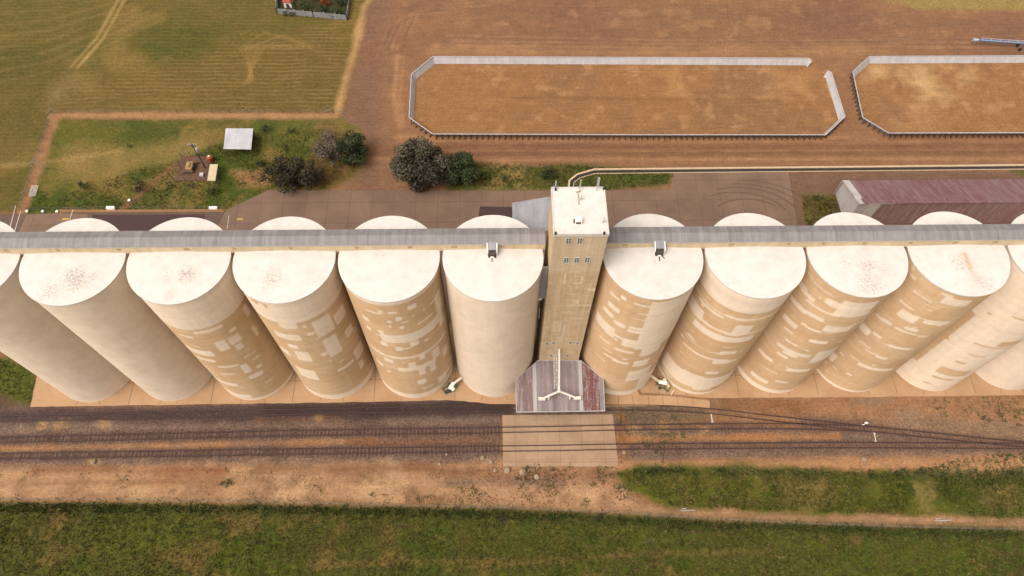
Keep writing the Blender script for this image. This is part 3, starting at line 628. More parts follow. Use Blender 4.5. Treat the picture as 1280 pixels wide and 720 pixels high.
# ------------------------------------------------------------------ silos
SILO_LABEL = {
 1: 'plain grey silo at the left end of the row, with grass beside its foot',
 2: 'plain beige silo with a heavily speckled roof, second from the grassy end of the row',
 3: 'tan silo with a plain top third, between a plain silo and a boldly patched one',
 4: 'tan silo with big bold pale square patches, between two silos with smaller patches',
 5: 'tan silo covered in small pale blocks and pale hoops, left of a plain cream silo',
 6: 'plain cream silo immediately left of the square tower, winch unit on its clean roof',
 7: 'patchy tan silo immediately right of the tower, with one large pale panel near its top',
 8: 'tan silo ringed by long pale hoops under a broad plain top band',
 9: 'streaky tan silo with red speckled roof and no rust streak, beside the hooped silo',
 10: 'tan silo with a rusty brown streak down its speckled white roof',
 11: 'mostly pale silo with a vertical column of tan blocks, second from the right end',
 12: 'plain cream silo at the right end of the row, only its foot in view'}
STAIN = {1: [(-2, -2, 2.5, .25)], 2: [(1.2, -3.2, 2.2, .95), (-1.8, -4.8, 1.8, .6), (3.4, -2.6, 1.3, .5), (-1.5, -1, 2, .2)], 3: [(1.6, -2.6, 1.5, .9), (-1, -2.6, 1.6, .35), (0, -5.4, 1.2, .4)],
         4: [(-1.2, -3.4, 2.0, .55), (-1.0, -1, 1.5, .3)], 5: [(-.6, .2, .8, .4), (0, -3, 3, .1)], 6: [(.2, -1.8, 1.3, .35), (-2, -3, 2, .12)], 7: [(.2, -1.2, .7, .5), (.4, -4.8, 1.6, .3)], 8: [(0, -3, 4, .08)],
         9: [(-2, -1.4, 1.8, .4), (1, -2.2, 1.8, .6), (.5, -4.8, 2.6, .55), (3, -3, 1.6, .4)], 10: [(.2, -2, 2.2, .55), (-1.2, -1.4, 1.2, .5), (1.6, -5, 2.2, .5), (0, 3.5, 2, .3)], 11: [(0, 0, 4, .3)], 12: [(0, 0, 4, .2)]}
def silo(i):
    t = thing('grain_silo', SILO_LABEL[i], 'silo', (sx(i), 0, 0), 0, 'concrete grain silos in a row')
    pat = PATCH.get(i); rr = random.Random(100 + i)
    nt_, nz_ = (200, 152) if pat else (96, 12)
    zt = H - .22
    th = -np.pi / 2 + 2 * np.pi * np.arange(nt_) / nt_
    zz = np.linspace(-.2, zt, nz_ + 1)
    V = np.stack([np.tile(R * np.cos(th), nz_ + 1), np.tile(R * np.sin(th), nz_ + 1), np.repeat(zz, nt_)], -1)
    a = np.arange(nz_)[:, None] * nt_; k = np.arange(nt_)[None]; k2 = (k + 1) % nt_
    Q = np.stack([a + k, a + k2, a + nt_ + k2, a + nt_ + k], -1).reshape(-1, 4)
    me = bpy.data.meshes.new('wall'); me.from_pydata(V.tolist(), [], Q.tolist()); me.polygons.foreach_set('use_smooth', np.ones(len(Q), bool)); me.update()
    me.materials.append(M['silo'] if pat else M['silo_plain']); o = bpy.data.objects.new('wall', me); COL.objects.link(o); o.parent = t
    if pat:
        A = (np.degrees(th + np.pi / nt_) + 90 + 180) % 360 - 180; Zc = (zz[1:] + zz[:-1]) / 2
        AA, ZZ = np.meshgrid(A, Zc); pv = np.zeros(AA.shape)
        pt, pb, rects = pat
        def put(t1, t2, z1, z2, val): pv[(AA >= t1) & (AA <= t2) & (ZZ >= z1) & (ZZ <= z2)] = val
        if i == 11: pv[:] = 1
        if pt: put(-180, 180, pt, 99, .8 if i == 5 else 1)
        put(-180, 180, -1, min(pb, 3.2) * .62, .95)
        dens = {3: 22, 4: 10, 5: 50, 7: 60, 8: 40, 9: 75, 10: 75, 11: 8}[i]
        for _ in range(dens):   # small scattered repairs
            t1 = rr.uniform(-95, 95); z1 = rr.uniform(2, (pt or H) - 1); wd = rr.choice([3, 4, 6, 9, 14, 20]); hh = rr.choice([.3, .3, .5, .5, .8])
            put(t1, t1 + wd, z1, z1 + hh, 0 if i == 11 else rr.uniform(.3, .85))
        for _ in range(14 if i != 11 else 3):
            t1 = rr.uniform(-180, 180)
            if abs(t1) < 80: continue
            z1 = rr.uniform(3, 33); put(t1, t1 + rr.uniform(8, 40), z1, z1 + rr.uniform(.6, 3), 1)
        if i == 4: put(-38, -14, 35.0, 36.6, 0)
        for (t1, t2, z1, z2) in rects:
            if z2 - z1 < .35 and i != 8: z2 = z1 + .35
            put(t1, t2, z1, z2, 0 if i == 11 else rr.uniform(.9, 1) if i < 7 else rr.uniform(.75, 1))
        if i == 8: put(-95, 60, 30.1, 30.4, .9); put(-95, 60, 18.0, 18.3, .7)
        if i == 10: put(-95, 60, 29.6, 30.0, .25)
        if i == 4: put(-10, 30, 3.4, 3.9, .1)
        pe = np.vstack([pv[:1], pv, pv[-1:]]); pe = (pe[1:] + pe[:-1]) / 2; pe = (pe + np.roll(pe, 1, axis=1)) / 2
        fattr(o, 'paint', pe.ravel(), 'POINT')
    # roof: shallow cone with a thin slab edge
    rr_ = np.array([0] + list(np.linspace(.5, R + .1, 26))); nb = 96
    V = [(0, 0, H + .35)]; st = []; ru = []
    for r in rr_[1:]:
        for k in range(nb): V.append((r * math.cos(2 * math.pi * k / nb), r * math.sin(2 * math.pi * k / nb), H + .35 * (1 - r / R)))
    Fs = [(0, 1 + k, 1 + (k + 1) % nb) for k in range(nb)]
    for j in range(len(rr_) - 2):
        b = 1 + j * nb
        Fs += [(b + k, b + nb + k, b + nb + (k + 1) % nb, b + (k + 1) % nb) for k in range(nb)]
    ntop = len(Fs); b = len(V) - nb
    for k in range(nb): x, y, z = V[b + k]; V.append((x, y, z - .22))
    n2 = len(V) - nb
    Fs += [(b + k, n2 + k, n2 + (k + 1) % nb, b + (k + 1) % nb) for k in range(nb)] + [tuple(n2 + k for k in range(nb))]
    me = bpy.data.meshes.new('roof'); me.from_pydata(V, [], Fs); me.update(); me.materials.append(M['roof'])
    o = bpy.data.objects.new('roof', me); COL.objects.link(o); o.parent = t
    Vn = np.array(V); st = np.zeros(len(Vn)); ru = np.zeros(len(Vn))
    for (x, y, s, a) in STAIN[i]: st = np.maximum(st, a * np.exp(-((Vn[:, 0] - x) ** 2 + (Vn[:, 1] - y) ** 2) / (2 * (s * .62) ** 2)))
    if i == 10: ru = .75 * np.exp(-((Vn[:, 0] - .6 + .05 * Vn[:, 1]) ** 2) / .16) * (Vn[:, 1] < -.2) * np.clip((Vn[:, 1] + 5) / 3, 0, 1)
    fattr(o, 'stain', st, 'POINT'); fattr(o, 'rust', ru, 'POINT')
for i in range(1, 13): silo(i)

# ------------------------------------------------------------------ conveyor galleries across the roofs
def gallery(label, xa, xb):
    t = thing('conveyor_gallery', label, 'conveyor gallery', ((xa + xb) / 2, 2.3, H), 0, 'conveyor galleries on the silo roofs'); L_ = (xb - xa) / 2
    mb = MB(); ya, yb = -1.15, 1.2; ze, zr = 1.75, 2.2
    mb.box((-L_, ya, -.3), (L_, ya + .15, ze)); mb.box((-L_, yb - .15, -.3), (L_, yb, ze))
    mb.box((-L_, ya + .15, -.3), (-L_ + .15, yb - .15, ze)); mb.box((L_ - .15, ya + .15, -.3), (L_, yb - .15, ze))
    mb.box((-L_ + .15, ya + .15, -.3), (L_ - .15, yb - .15, -.1)); mb.build('wall', M['tan'], t)
    rf = MB(); ym = .0
    for k in range(int(L_ * 2 / 2.4)):
        x0 = -L_ + k * (2 * L_) / int(L_ * 2 / 2.4); x1 = x0 + (2 * L_) / int(L_ * 2 / 2.4); dz = rnd(-.012, .012)
        rf.add([(x0, ya - .15, ze - .02 + dz), (x1, ya - .15, ze - .02 + dz), (x1, ym, zr + dz), (x0, ym, zr + dz), (x0, yb + .15, ze - .02 + dz), (x1, yb + .15, ze - .02 + dz)], [(0, 1, 2, 3), (3, 2, 5, 4)])
    rf.build('roof', M['gal_roof'], t)
    fm = MB(); fm.box((-L_, ya - .17, ze - .14), (L_, ya - .13, ze - .05)); fm.build('gutter', M['galv'], t)
    x = -L_ + 3
    while x < L_ - 3:
        m_ = MB(); m_.box((x, ya - .02, .55), (x + rnd(.5, .9), ya + .02, 1.15)); m_.build('louvre', M['louvre'], t); x += S / 2 + rnd(-2.5, 2.5)
    return t
gallery('long grey roofed conveyor gallery over the silo tops left of the tower', sx(1) - 5, -3.95)
gallery('long grey roofed conveyor gallery over the silo tops right of the tower', 3.95, sx(12) + 5)

# winch units beside the gallery
def winch(label, px, py):
    p = g(px, py, H + 1.2)
    t = thing('winch_unit', label, 'winch unit', (float(p[0]), 1.15, H), 0, 'winch units beside the conveyor galleries')
    m = MB(); m.add([(-.55, .1, 1.95), (.55, .1, 1.95), (.55, -.95, 1.45), (-.55, -.95, 1.45), (-.55, .1, 1.89), (.55, .1, 1.89), (.55, -.95, 1.39), (-.55, -.95, 1.39)], [(0, 3, 2, 1), (4, 5, 6, 7), (0, 1, 5, 4), (1, 2, 6, 5), (2, 3, 7, 6), (3, 0, 4, 7)]); m.build('hood', M['annex'], t)
    for s in (-1, 1):
        m = MB(); m.bar((s * .68, -.02, 1.85), (s * .68, -1.15, 1.3), .12, .16); m.bar((s * .68, -1.15, 1.3), (s * .68, -1.15, .2), .12, .12); m.build('rail', M['white'], t)
    m = MB(); m.tube((-.5, -1.1, .85), (.5, -1.1, .85), .42, n=14); m.box((-.55, -1.5, .15), (.55, -.7, .45)); d = m.build('drum', M['soot'], t)
    m = MB(); m.bar((0, -1.5, .35), (0, -2.3, .22), .14, .12); m.bar((.45, -1.5, .3), (.75, -1.9, .22), .12, .1); m.build('arm', M['soot'], t)
    m = MB(); m.box((-.22, -1.62, .3), (.22, -1.5, .62)); m.build('motor_cover', M['white'], t)
winch('dark winch with white rails on the plain silo roof left of the tower', 615, 308)
winch('dark winch with white rails on the patchy silo roof right of the tower', 824, 306)

# ------------------------------------------------------------------ square tower
TX0, TX1, TY0, TY1, TZ = -3.48, 3.48, -2.8, 4.3, 46.75
tw = thing('elevator_tower', 'tall square tan tower with flat white roof in the middle of the silos', 'tower', (0, 0, 0))
def grid_wall(name, ax, x0, x1, z0, z1, y, step, parent, rects, flip):
    nx_, nz_ = int((x1 - x0) / step), int((z1 - z0) / step)
    X, Z = np.meshgrid(np.linspace(x0, x1, nx_ + 1), np.linspace(z0, z1, nz_ + 1)); Yv = np.full(X.shape, y)
    V = np.stack([X, Yv, Z] if ax == 'x' else [Yv, X, Z], -1).reshape(-1, 3)
    id_ = np.arange(V.shape[0]).reshape(X.shape); Q = np.stack([id_[:-1, :-1], id_[:-1, 1:], id_[1:, 1:], id_[1:, :-1]], -1).reshape(-1, 4)
    if flip: Q = Q[:, ::-1]
    me = bpy.data.meshes.new(name); me.from_pydata(V.tolist(), [], Q.tolist()); me.update(); me.materials.append(M['tower'])
    o = bpy.data.objects.new(name, me); COL.objects.link(o); o.parent = parent
    XC = (X[:-1, :-1] + X[1:, 1:]) / 2; ZC = (Z[:-1, :-1] + Z[1:, 1:]) / 2; pv = np.zeros(XC.shape)
    for (a, b, c, d, val) in rects: pv[(XC >= a) & (XC <= b) & (ZC >= c) & (ZC <= d)] = val
    fattr(o, 'paint', pv.ravel()); return o
rt_ = random.Random(11)
front = [(-1.38,-1.13,34.3,37.3,.9),(-.05,1.12,36.1,36.4,.9),(1.0,1.3,34.3,36.4,.9),(.13,1.31,34.2,34.5,.9),(-1,.91,37.4,37.7,.8),(2.4,3.4,32,32.9,.8),(-.42,3.26,27.4,27.8,.8),(-1.86,-.64,18.4,22.3,.45),(.6,1.6,27.8,29.3,.7),(-.24,.9,30.9,31.2,.7),(-.9,.7,25,25.4,.7),(-1,.16,14.3,16.7,.4),(.9,2.3,22.9,23.3,.6),(-.3,.2,16.7,21.2,.5),(-4,4,37.8,47,.3),(.6,1.8,43,44.6,.5)]
for _ in range(55):
    a = rt_.uniform(-3.8, 3.2); c = rt_.uniform(9, 45); ln = rt_.uniform(.3, 1.8)
    front.append((a, a + ln, c, c + .22, rt_.uniform(.25, .7)) if rt_.random() < .65 else (a, a + .25, c, c + ln * 1.3, rt_.uniform(.25, .7)))
for k in range(1, 11): front.append((-4, 4, k * 4.2, k * 4.2 + .16, .18))
grid_wall('front_wall', 'x', TX0, TX1, -.1, TZ, TY0, .16, tw, front, False)
grid_wall('rear_wall', 'x', TX0, TX1, -.1, TZ, TY1, .9, tw, [], True)
grid_wall('side_wall', 'y', TY0, TY1, -.1, TZ, TX0, .9, tw, [], True)
grid_wall('side_wall', 'y', TY0, TY1, -.1, TZ, TX1, .9, tw, [], False)
m = MB(); m.box((TX0 - .07, TY0 - .1, TZ), (TX1 + .07, TY1 + .22, TZ + .5))
rf = m.build('roof', M['roof'], tw); n_ = len(rf.data.vertices); fattr(rf, 'stain', np.full(n_, .03), 'POINT'); fattr(rf, 'rust', np.zeros(n_), 'POINT')
m = MB()
zr = TZ + .5
for (a, b) in (((TX0 - .07, TY0 - .1), (TX1 + .07, TY0 + .02)), ((TX0 - .07, TY1 + .06), (TX1 + .07, TY1 + .22)), ((TX0 - .07, TY0 + .02), (TX0 + .05, TY1 + .06)), ((TX1 - .05, TY0 + .02), (TX1 + .07, TY1 + .06))):
    m.box((a[0], a[1], zr), (b[0], b[1], zr + .08))
pr_ = m.build('parapet', M['roof'], tw); n_ = len(pr_.data.vertices); fattr(pr_, 'stain', np.full(n_, .1), 'POINT'); fattr(pr_, 'rust', np.full(n_, .12), 'POINT')
p = g(723, 276, zr + .3); m = MB(); m.box((p[0] - .45, p[1] - .35, zr), (p[0] + .45, p[1] + .4, zr + .7)); ht = m.build('roof_hatch', M['white'], tw)
m = MB(); m.box((p[0] - .6, p[1] - .2, zr), (p[0] - .45, p[1] + .25, zr + .45)); m.box((p[0] - .32, p[1] - .38, zr + .12), (p[0] + .32, p[1] - .35, zr + .5)); m.build('vent', M['post'], ht)
for px, py in ((694.5, 291), (755.5, 291), (694.5, 236), (755, 235)):
    p = g(px, py, zr + .3); m = MB(); m.box((p[0] - .13, p[1] - .13, zr + .02), (p[0] + .13, p[1] + .13, zr + .3)); m.tube((p[0], p[1], zr + .34), (p[0], p[1], zr + .6), .07); m.build('floodlight', M['dark'], tw)
for px, py, hh, wd in ((694, 236, 1.6, .08), (724, 239, 2.4, .07), (746, 238, 2.6, .13), (754, 279, 1.2, .05), (726, 250, 1.0, .05)):
    p = g(px, py, zr); m = MB(); m.tube((p[0], p[1], zr - .02), (p[0], p[1], zr + hh), .05, .03); m.box((p[0] - wd, p[1] - wd, zr + hh * .45), (p[0] + wd, p[1] + wd, zr + hh))
    m.bar((p[0] - .35, p[1], zr + hh * .35), (p[0] + .35, p[1], zr + hh * .35), .05, .05); m.build('antenna', M['galv'], tw)
p = g(723, 249, zr); m = MB(); m.bar((p[0], p[1] - .9, zr + .08), (p[0], p[1] + 1.2, zr + .08), .1, .08); m.bar((p[0] - .3, p[1] + 1.1, zr + .09), (p[0] + .4, p[1] + 1.2, zr + .09), .12, .1); m.build('cable_tray', M['louvre'], tw)
def window(x, z, wd, hh, cols=2, rws=2):
    y = TY0 - .03; fr = MB(); b = .11
    fr.box((x - wd / 2 - b, y - .05, z - hh / 2 - b), (x + wd / 2 + b, y, z - hh / 2)); fr.box((x - wd / 2 - b, y - .05, z + hh / 2), (x + wd / 2 + b, y, z + hh / 2 + b))
    fr.box((x - wd / 2 - b, y - .05, z - hh / 2), (x - wd / 2, y, z + hh / 2)); fr.box((x + wd / 2, y - .05, z - hh / 2), (x + wd / 2 + b, y, z + hh / 2))
    for k in range(1, cols): q_ = x - wd / 2 + wd * k / cols; fr.box((q_ - .045, y - .03, z - hh / 2), (q_ + .045, y, z + hh / 2))
    for k in range(1, rws): q_ = z - hh / 2 + hh * k / rws; fr.box((x - wd / 2, y - .027, q_ - .03), (x + wd / 2, y - .003, q_ + .03))
    o = fr.build('window', M['frame'], tw)
    gl = MB(); gl.box((x - wd / 2, y - .012, z - hh / 2), (x + wd / 2, y + .028, z + hh / 2)); gl.build('pane', M['glass'], o)
for x, z in ((-1.49, 45.6), (-.04, 45.6), (-1.4, 40.8), (.01, 40.8), (1.41, 40.85)): window(x, z, .56, 1.25, 2, 3)
for x, z in ((-2.46, 13.9), (-1.41, 14.2), (1.41, 14.1), (2.65, 13.8), (-1.48, 8.9), (-.23, 8.85), (1.31, 8.85)): window(x, z, .42, .75, 1, 2)

# grey lift shaft and cladding between the plain silo and the tower
an = thing('lift_shaft', 'blue grey clad shaft with a sloping roof behind the gallery, against the tower', 'lift shaft', (0, 0, 0))
zl, zh = 33.3, 34.6; pa = g(641.5, 255.5, zl); xa, xb, ya, yb = float(pa[0]), TX0 - .02, 6.2, float(pa[1])
fz = lambda x, y: zl + (zh - zl) * (x - xa) / (xb - xa)
m = MB(); m.prism([(xa, ya), (xb + .0, ya), (xb + .0, yb), (xa, yb)], 0, lambda x, y: fz(x, y) - .12); m.build('wall', M['annex'], an)
m = MB(); m.prism([(xa - .15, ya - .2), (xb + .9, ya - .2), (xb + .9, yb + .15), (xa - .15, yb + .15)], lambda x, y: fz(x, y) - .1, lambda x, y: fz(x, y)); m.build('roof', M['annex'], an)
m = MB(); m.box((xa - .17, yb + .1, zl - .2), (xa - .12, ya, zl + .06)); m.bar((xa - .15, yb + .17, zl), (xb + .9, yb + .17, zh + .25), .06, .2); m.build('flashing', M['galv'], an)
cp = thing('cladding_panel', 'narrow upright grey sheet closing the gap between plain silo and tower', 'cladding', (0, 0, 0))
m = MB(); m.prism([(-4.62, -1.62), (TX0 - .02, -1.62), (TX0 - .02, -1.52), (-4.62, -1.52)], 27.6, H - .3); m.build('sheet', M['annex'], cp)
m = MB(); m.box((-4.62, -1.78, 27.4), (-4.0, -1.5, 27.62)); m.build('flashing', M['white'], cp)
m = MB(); m.bar((-4.2, -1.7, 24.5), (-4.12, -1.7, 21), .1, .1); m.build('bracket', M['galv'], cp)

# ------------------------------------------------------------------ canopy over the first track
pl_n = None
def canopy_z(y): return 6.7 + (y + 2.8) * (6.7 - 4.7) / (-2.8 + 11.6)
def on_canopy(px, py):
    d = RT * (px - 640) / F - UP * (py - 360) / F + FW; k = 2.0 / 8.8
    # z = 6.7 + k (y+2.8)
    t = (6.7 + k * (C[1] + 2.8) - C[2]) / (d[2] - k * d[1]); p = C + d * t; return float(p[0]), float(p[1])
cv = thing('track_canopy', 'rust streaked grey tin canopy with cut corners at the foot of the tower', 'canopy', (0, 0, 0))
cpts = [on_canopy(*p) for p in ((645.5, 515), (645, 474.5), (672.5, 450.6), (725.8, 450.6), (754, 473.5), (756, 513.5))]
cpts = [(x, min(y, TY0 - .02)) for x, y in cpts]
xs_ = sorted({c[0] for c in cpts}); 
def top_y(x):
    (a, b), (c, d), (e, f_), (g_, h_) = cpts[1], cpts[2], cpts[3], cpts[4]
    if x < c: return b + (d - b) * (x - a) / (c - a)
    if x > e: return f_ + (h_ - f_) * (x - e) / (g_ - e)
    return d
xl, xr = min(cpts[0][0], cpts[1][0]), max(cpts[4][0], cpts[5][0]); ns = 21; V = []; Fc = []; Ru = []
m = MB(); ru = []
for k in range(ns):
    x0, x1 = xl + (xr - xl) * k / ns, xl + (xr - xl) * (k + 1) / ns; u = (k + .5) / ns
    brk = [x0] + [b for b in (cpts[2][0], cpts[3][0]) if x0 + .01 < b < x1 - .01] + [x1]
    dz = rnd(-.015, .015)
    for xa_, xb_ in zip(brk[:-1], brk[1:]):
        m.add([(xa_, cpts[0][1], canopy_z(cpts[0][1]) + dz), (xb_, cpts[0][1], canopy_z(cpts[0][1]) + dz), (xb_, top_y(xb_), canopy_z(top_y(xb_)) + dz), (xa_, top_y(xa_), canopy_z(top_y(xa_)) + dz)], [(0, 1, 2, 3)])
        ru.append(.0 if (.21 < u < .27 or .72 < u < .77 or u > .955) else .6 if u < .21 else 1.05 if u > .78 else .3)
rf = m.build('roof', M['canopy'], cv); fattr(rf, 'rust', ru)
m = MB()
for k in (int(.235 * ns), int(.74 * ns)):
    x0 = xl + (xr - xl) * k / ns
    m = MB(); m.add([(x0 + .05, cpts[0][1] + .02, canopy_z(cpts[0][1]) + .05), (x0 + .68, cpts[0][1] + .02, canopy_z(cpts[0][1]) + .05), (x0 + .68, top_y(x0 + .68) - .05, canopy_z(top_y(x0 + .68)) + .05), (x0 + .05, top_y(x0 + .05) - .05, canopy_z(top_y(x0 + .05)) + .05)], [(0, 1, 2, 3)]); m.build('skylight_strip', M['skylight'], cv)

m = MB(); ends = [(xl, cpts[0][1]), (xl, cpts[1][1]), cpts[2], cpts[3], (xr, cpts[4][1]), (xr, cpts[0][1])]
for a, b in zip(ends, ends[1:] + ends[:1]):
    m.bar((a[0], a[1], canopy_z(a[1]) - .1), (b[0], b[1], canopy_z(b[1]) - .1), .1, .3)
m.build('fascia', M['galv'], cv)
for x, y in ((xl + .25, cpts[0][1] + 2.4), (xr - .25, cpts[0][1] + 2.4), (xl + .3, -7.7), (xr - .3, -7.6), (-2.6, cpts[0][1] + 2.4), (2.6, cpts[0][1] + 2.4)):
    m = MB(); m.box((x - .12, y - .12, -.05), (x + .12, y + .12, canopy_z(y) - .12)); m.build('post', M['galv'], cv)
m = MB()
for y in (-11, -8, -5): m.bar((xl + .2 if y < -7 else -4.5, y, canopy_z(y) - .25), (xr - .2 if y < -7 else 4.5, y, canopy_z(y) - .25), .14, .22)
m.build('rafter', M['post'], cv)
m = MB(); m.bar((xr + .05, cpts[4][1] + .2, canopy_z(cpts[4][1]) - .2), (xr + .65, cpts[4][1] + .9, 5.6), .08, .08); m.bar((xr + .6, cpts[4][1] + .9, 5.0), (xr + .7, cpts[4][1] + .9, 6.2), .06, .06); m.build('lamp_bracket', M['white'], cv)

# loading chute
ch = thing('loading_chute', 'white loading pipe from the tower splitting into two arms above the rusty canopy', 'loading chute', (0, 0, 0))
A0 = Vector((-.28, -2.85, 11.6)); A1 = Vector(g(699, 489, 7.3)); 
m = MB(); m.tube(A0, A1, .19, n=12); m.tube(A1 + Vector((0, .25, .05)), A1 - Vector((0, .25, .05)), .3, n=12); m.build('pipe', M['chute'], ch)
for px, py in ((678, 498.3), (721, 497.5)):
    e = Vector(g(px, py, 6.2)); m = MB(); m.tube(A1, e, .2, .19, n=12); arm = m.build('arm', M['chute'], ch)
    dd = (e - A1).normalized(); m = MB(); c0 = e + dd * .1; m.box((c0.x - .6, c0.y - .24, c0.z - .35), (c0.x + .6, c0.y + .28, c0.z + .2)); m.build('hood', M['chute'], arm)
    mid = A1 + (e - A1) * .62; m = MB(); m.tube(mid - Vector((0, .0, .1)), mid + Vector((0, -.35, -.75)), .2, .14, n=10); m.build('outlet', M['chute'], arm)
m = MB(); off = Vector((-.75, 0, -.25)); B0 = A0 + off + Vector((0, 0, -2.2)); B1 = A1 + off + Vector((0, .8, -.55))
for o2 in (Vector((0, 0, 0)), Vector((.5, 0, 0))): m.tube(B0 + o2, B1 + o2, .05, n=6)
for k in range(9):
    a = B0 + (B1 - B0) * (k / 9); b = B0 + (B1 - B0) * ((k + 1) / 9); s = Vector((.5, 0, 0))
    m.tube(a, a + s, .035, n=5); m.tube(a if k % 2 else a + s, b + s if k % 2 else b, .03, n=5)
m.tube(B0 + Vector((.5, 0, 0)), A0, .05, n=6); m.tube(B1 + Vector((.5, 0, 0)), A1, .05, n=6); m.tube(A0 + (A1 - A0) * .5, B0 + (B1 - B0) * .5 + Vector((.5, 0, 0)), .04, n=6)
m.build('truss', M['chute'], ch)

# ------------------------------------------------------------------ discharge machines at the silo feet
def discharge(label, px, py, wx, wy, flip):
    p = g(px, py, .8); t = thing('discharge_conveyor', label, 'grain conveyor', (float(p[0]), float(p[1]), .03), 0, 'discharge conveyors at the silo feet')
    wl = g(wx, wy, 1.5); e = Vector((wl[0] - p[0], wl[1] - p[1], 1.5)); d = Vector((e.x, e.y, 0)).normalized(); sd = Vector((-d.y, d.x, 0))
    m = MB(); m.tube(Vector((0, 0, 1.0)) + d * .3, e, .26, n=12); m.build('pipe', M['pink' if flip else 'cream'], t)
    m = MB(); k = -1
    for s in (-.55, .55):
        m.bar(sd * s - d * 1.6 + Vector((0, 0, .3)), sd * s + d * 1.2 + Vector((0, 0, 1.0)), .14, .16)
        m.bar(sd * s - d * 1.4 + Vector((0, 0, .35)), sd * s - d * 1.4 + Vector((0, 0, 0)), .12, .12); m.bar(sd * s + d * .9 + Vector((0, 0, .9)), sd * s + d * .9, .12, .12)
    for q_ in (-1.5, -.6, .4, 1.1): m.bar(-sd * .55 + d * q_ + Vector((0, 0, .55 + q_ * .22)), sd * .55 + d * q_ + Vector((0, 0, .55 + q_ * .22)), .12, .1)
    m.build('frame', M['green_paint'], t)
    m = MB(); m.tube(d * -.5 + sd * -.5 + Vector((0, 0, 1.0)), d * .7 + sd * .1 + Vector((0, 0, 1.15)), .42, .36, n=12); m.tube(sd * -.2 + Vector((0, 0, 1.0)), sd * -1.0 + Vector((0, 0, .8)), .36, n=12); m.build('housing', M['white'], t)
    m = MB(); m.tube(-d * 1.3 + Vector((0, 0, .4)) - sd * .3, -d * .5 - sd * .75 + Vector((0, 0, .7)), .3, .26, n=10); m.build('motor', M['cream' if not flip else 'dark'], t)
    for s in (-.75, .75):
        m = MB(); m.tube(sd * s * .9 + Vector((0, 0, .28)), sd * s * 1.15 + Vector((0, 0, .28)), .28, n=12); m.build('wheel', M['dark'], t)
discharge('green framed grain conveyor with pink pipe between many blocked silo and plain silo', 563.5, 482.5, 577, 472, True)
discharge('cream grain conveyor with white housing between the two silos right of the tower', 828, 480, 813, 469, False)
pp = Vector(g(838.5, 494, .03)); st_ = thing('white_stake', 'short white stake leaning at the kerb right of the cream grain conveyor', 'stake', pp)
m = MB(); m.tube((0, 0, 0), (.25, .35, 1.3), .07); m.build('shaft', M['white'], st_)
m = MB(); m.tube((.16, .24, .9), (.3, .38, 1.45), .1); m.build('cap', M['pink'], st_)
# ------------------------------------------------------------------ red roofed shed
sh = thing('long_shed', 'long low shed with faded red tin roof and grey end wall behind the silos', 'shed', (0, 0, 0))
SX0, SX1, SY0, SY1 = 61.7, 122., 30.0, 37.8; zn, zf = 7.5, 4.2
zt_ = lambda x, y: zn + (zf - zn) * (y - SY0) / (SY1 - SY0)
m = MB(); m.prism([(SX0, SY1), (SX0, SY0), (SX0 + .2, SY0), (SX0 + .2, SY1)], 0, lambda x, y: zt_(x, y) - .06); m.build('end_wall', M['shed_grey'], sh)
m = MB(); m.box((SX0 + 4.4, SY0, 0), (SX1, SY0 + .12, zn - .08)); wl_ = m.build('front_wall', M['shed_wall'], sh); fattr(wl_, 'rust', np.full(len(wl_.data.polygons), .8))
m = MB(); m.box((SX0 + .2, SY0, 0), (SX0 + 2.2, SY0 + .12, zn - .08)); m.build('front_wall', M['shed_grey'], sh)
m = MB(); m.box((SX0 + 2.2, SY0 - .08, 0), (SX0 + 4.4, SY0 - .005, zn - .1)); dr = m.build('sliding_door', M['frame'], sh)
m = MB(); m.box((SX0 + 1.8, SY0 - .14, zn - .3), (SX0 + 7, SY0 - .09, zn - .16)); m.build('door_track', M['white'], dr)
m = MB(); m.box((SX0 - .5, SY1 - .12, 0), (SX1, SY1, zf - .08)); m.build('rear_wall', M['shed_wall'], sh)
m = MB(); nb_ = 60; ru = []
for j in range(3):
    y0, y1 = SY0 - .35 + j * (SY1 - SY0 + .7) / 3, SY0 - .35 + (j + 1) * (SY1 - SY0 + .7) / 3
    for k in range(nb_):
        sk = lambda y: SX0 + .9
        xa = sk((y0 + y1) / 2) + (SX1 - sk(0)) * k / nb_; xb = sk((y0 + y1) / 2) + (SX1 - sk(0)) * (k + 1) / nb_ + .02
        dz = rnd(-.01, .01) - .022 * j + .02
        m.add([(xa - .15 * (k == 0), y0, zt_(0, y0) + dz + .02), (xb, y0, zt_(0, y0) + dz + .02), (xb, y1 + .1, zt_(0, y1 + .1) + dz), (xa - .15 * (k == 0), y1 + .1, zt_(0, y1 + .1) + dz)], [(0, 1, 2, 3)]); ru.append(rnd(.4, 1.1) * (1.15 if j != 1 else .9))
rf = m.build('roof', M['red_roof'], sh); fattr(rf, 'rust', ru)
m = MB(); a = (SX0 - .1, SY0 - .35); b = (SX0 - .1, SY1 + .3)
m.add([(a[0], a[1], zn + .12), (a[0] + 1.3, a[1], zn + .12), (b[0] + 1.3, b[1], zf + .08), (b[0], b[1], zf + .08)], [(0, 1, 2, 3)])
m.bar((a[0] - .04, a[1], zn), (b[0] - .04, b[1], zf - .05), .08, .25); m.build('barge_flashing', M['shed_grey'], sh)
m = MB()
for k in range(26):
    for y in (SY0 + 1.2, SY0 + 3.1, SY0 + 4.7): m.box((SX0 + 2.5 + k * 2.1 + rnd(-.3, .3), y - .12, zt_(0, y) + .03), (SX0 + 3.2 + k * 2.1, y + .02, zt_(0, y) + .055))


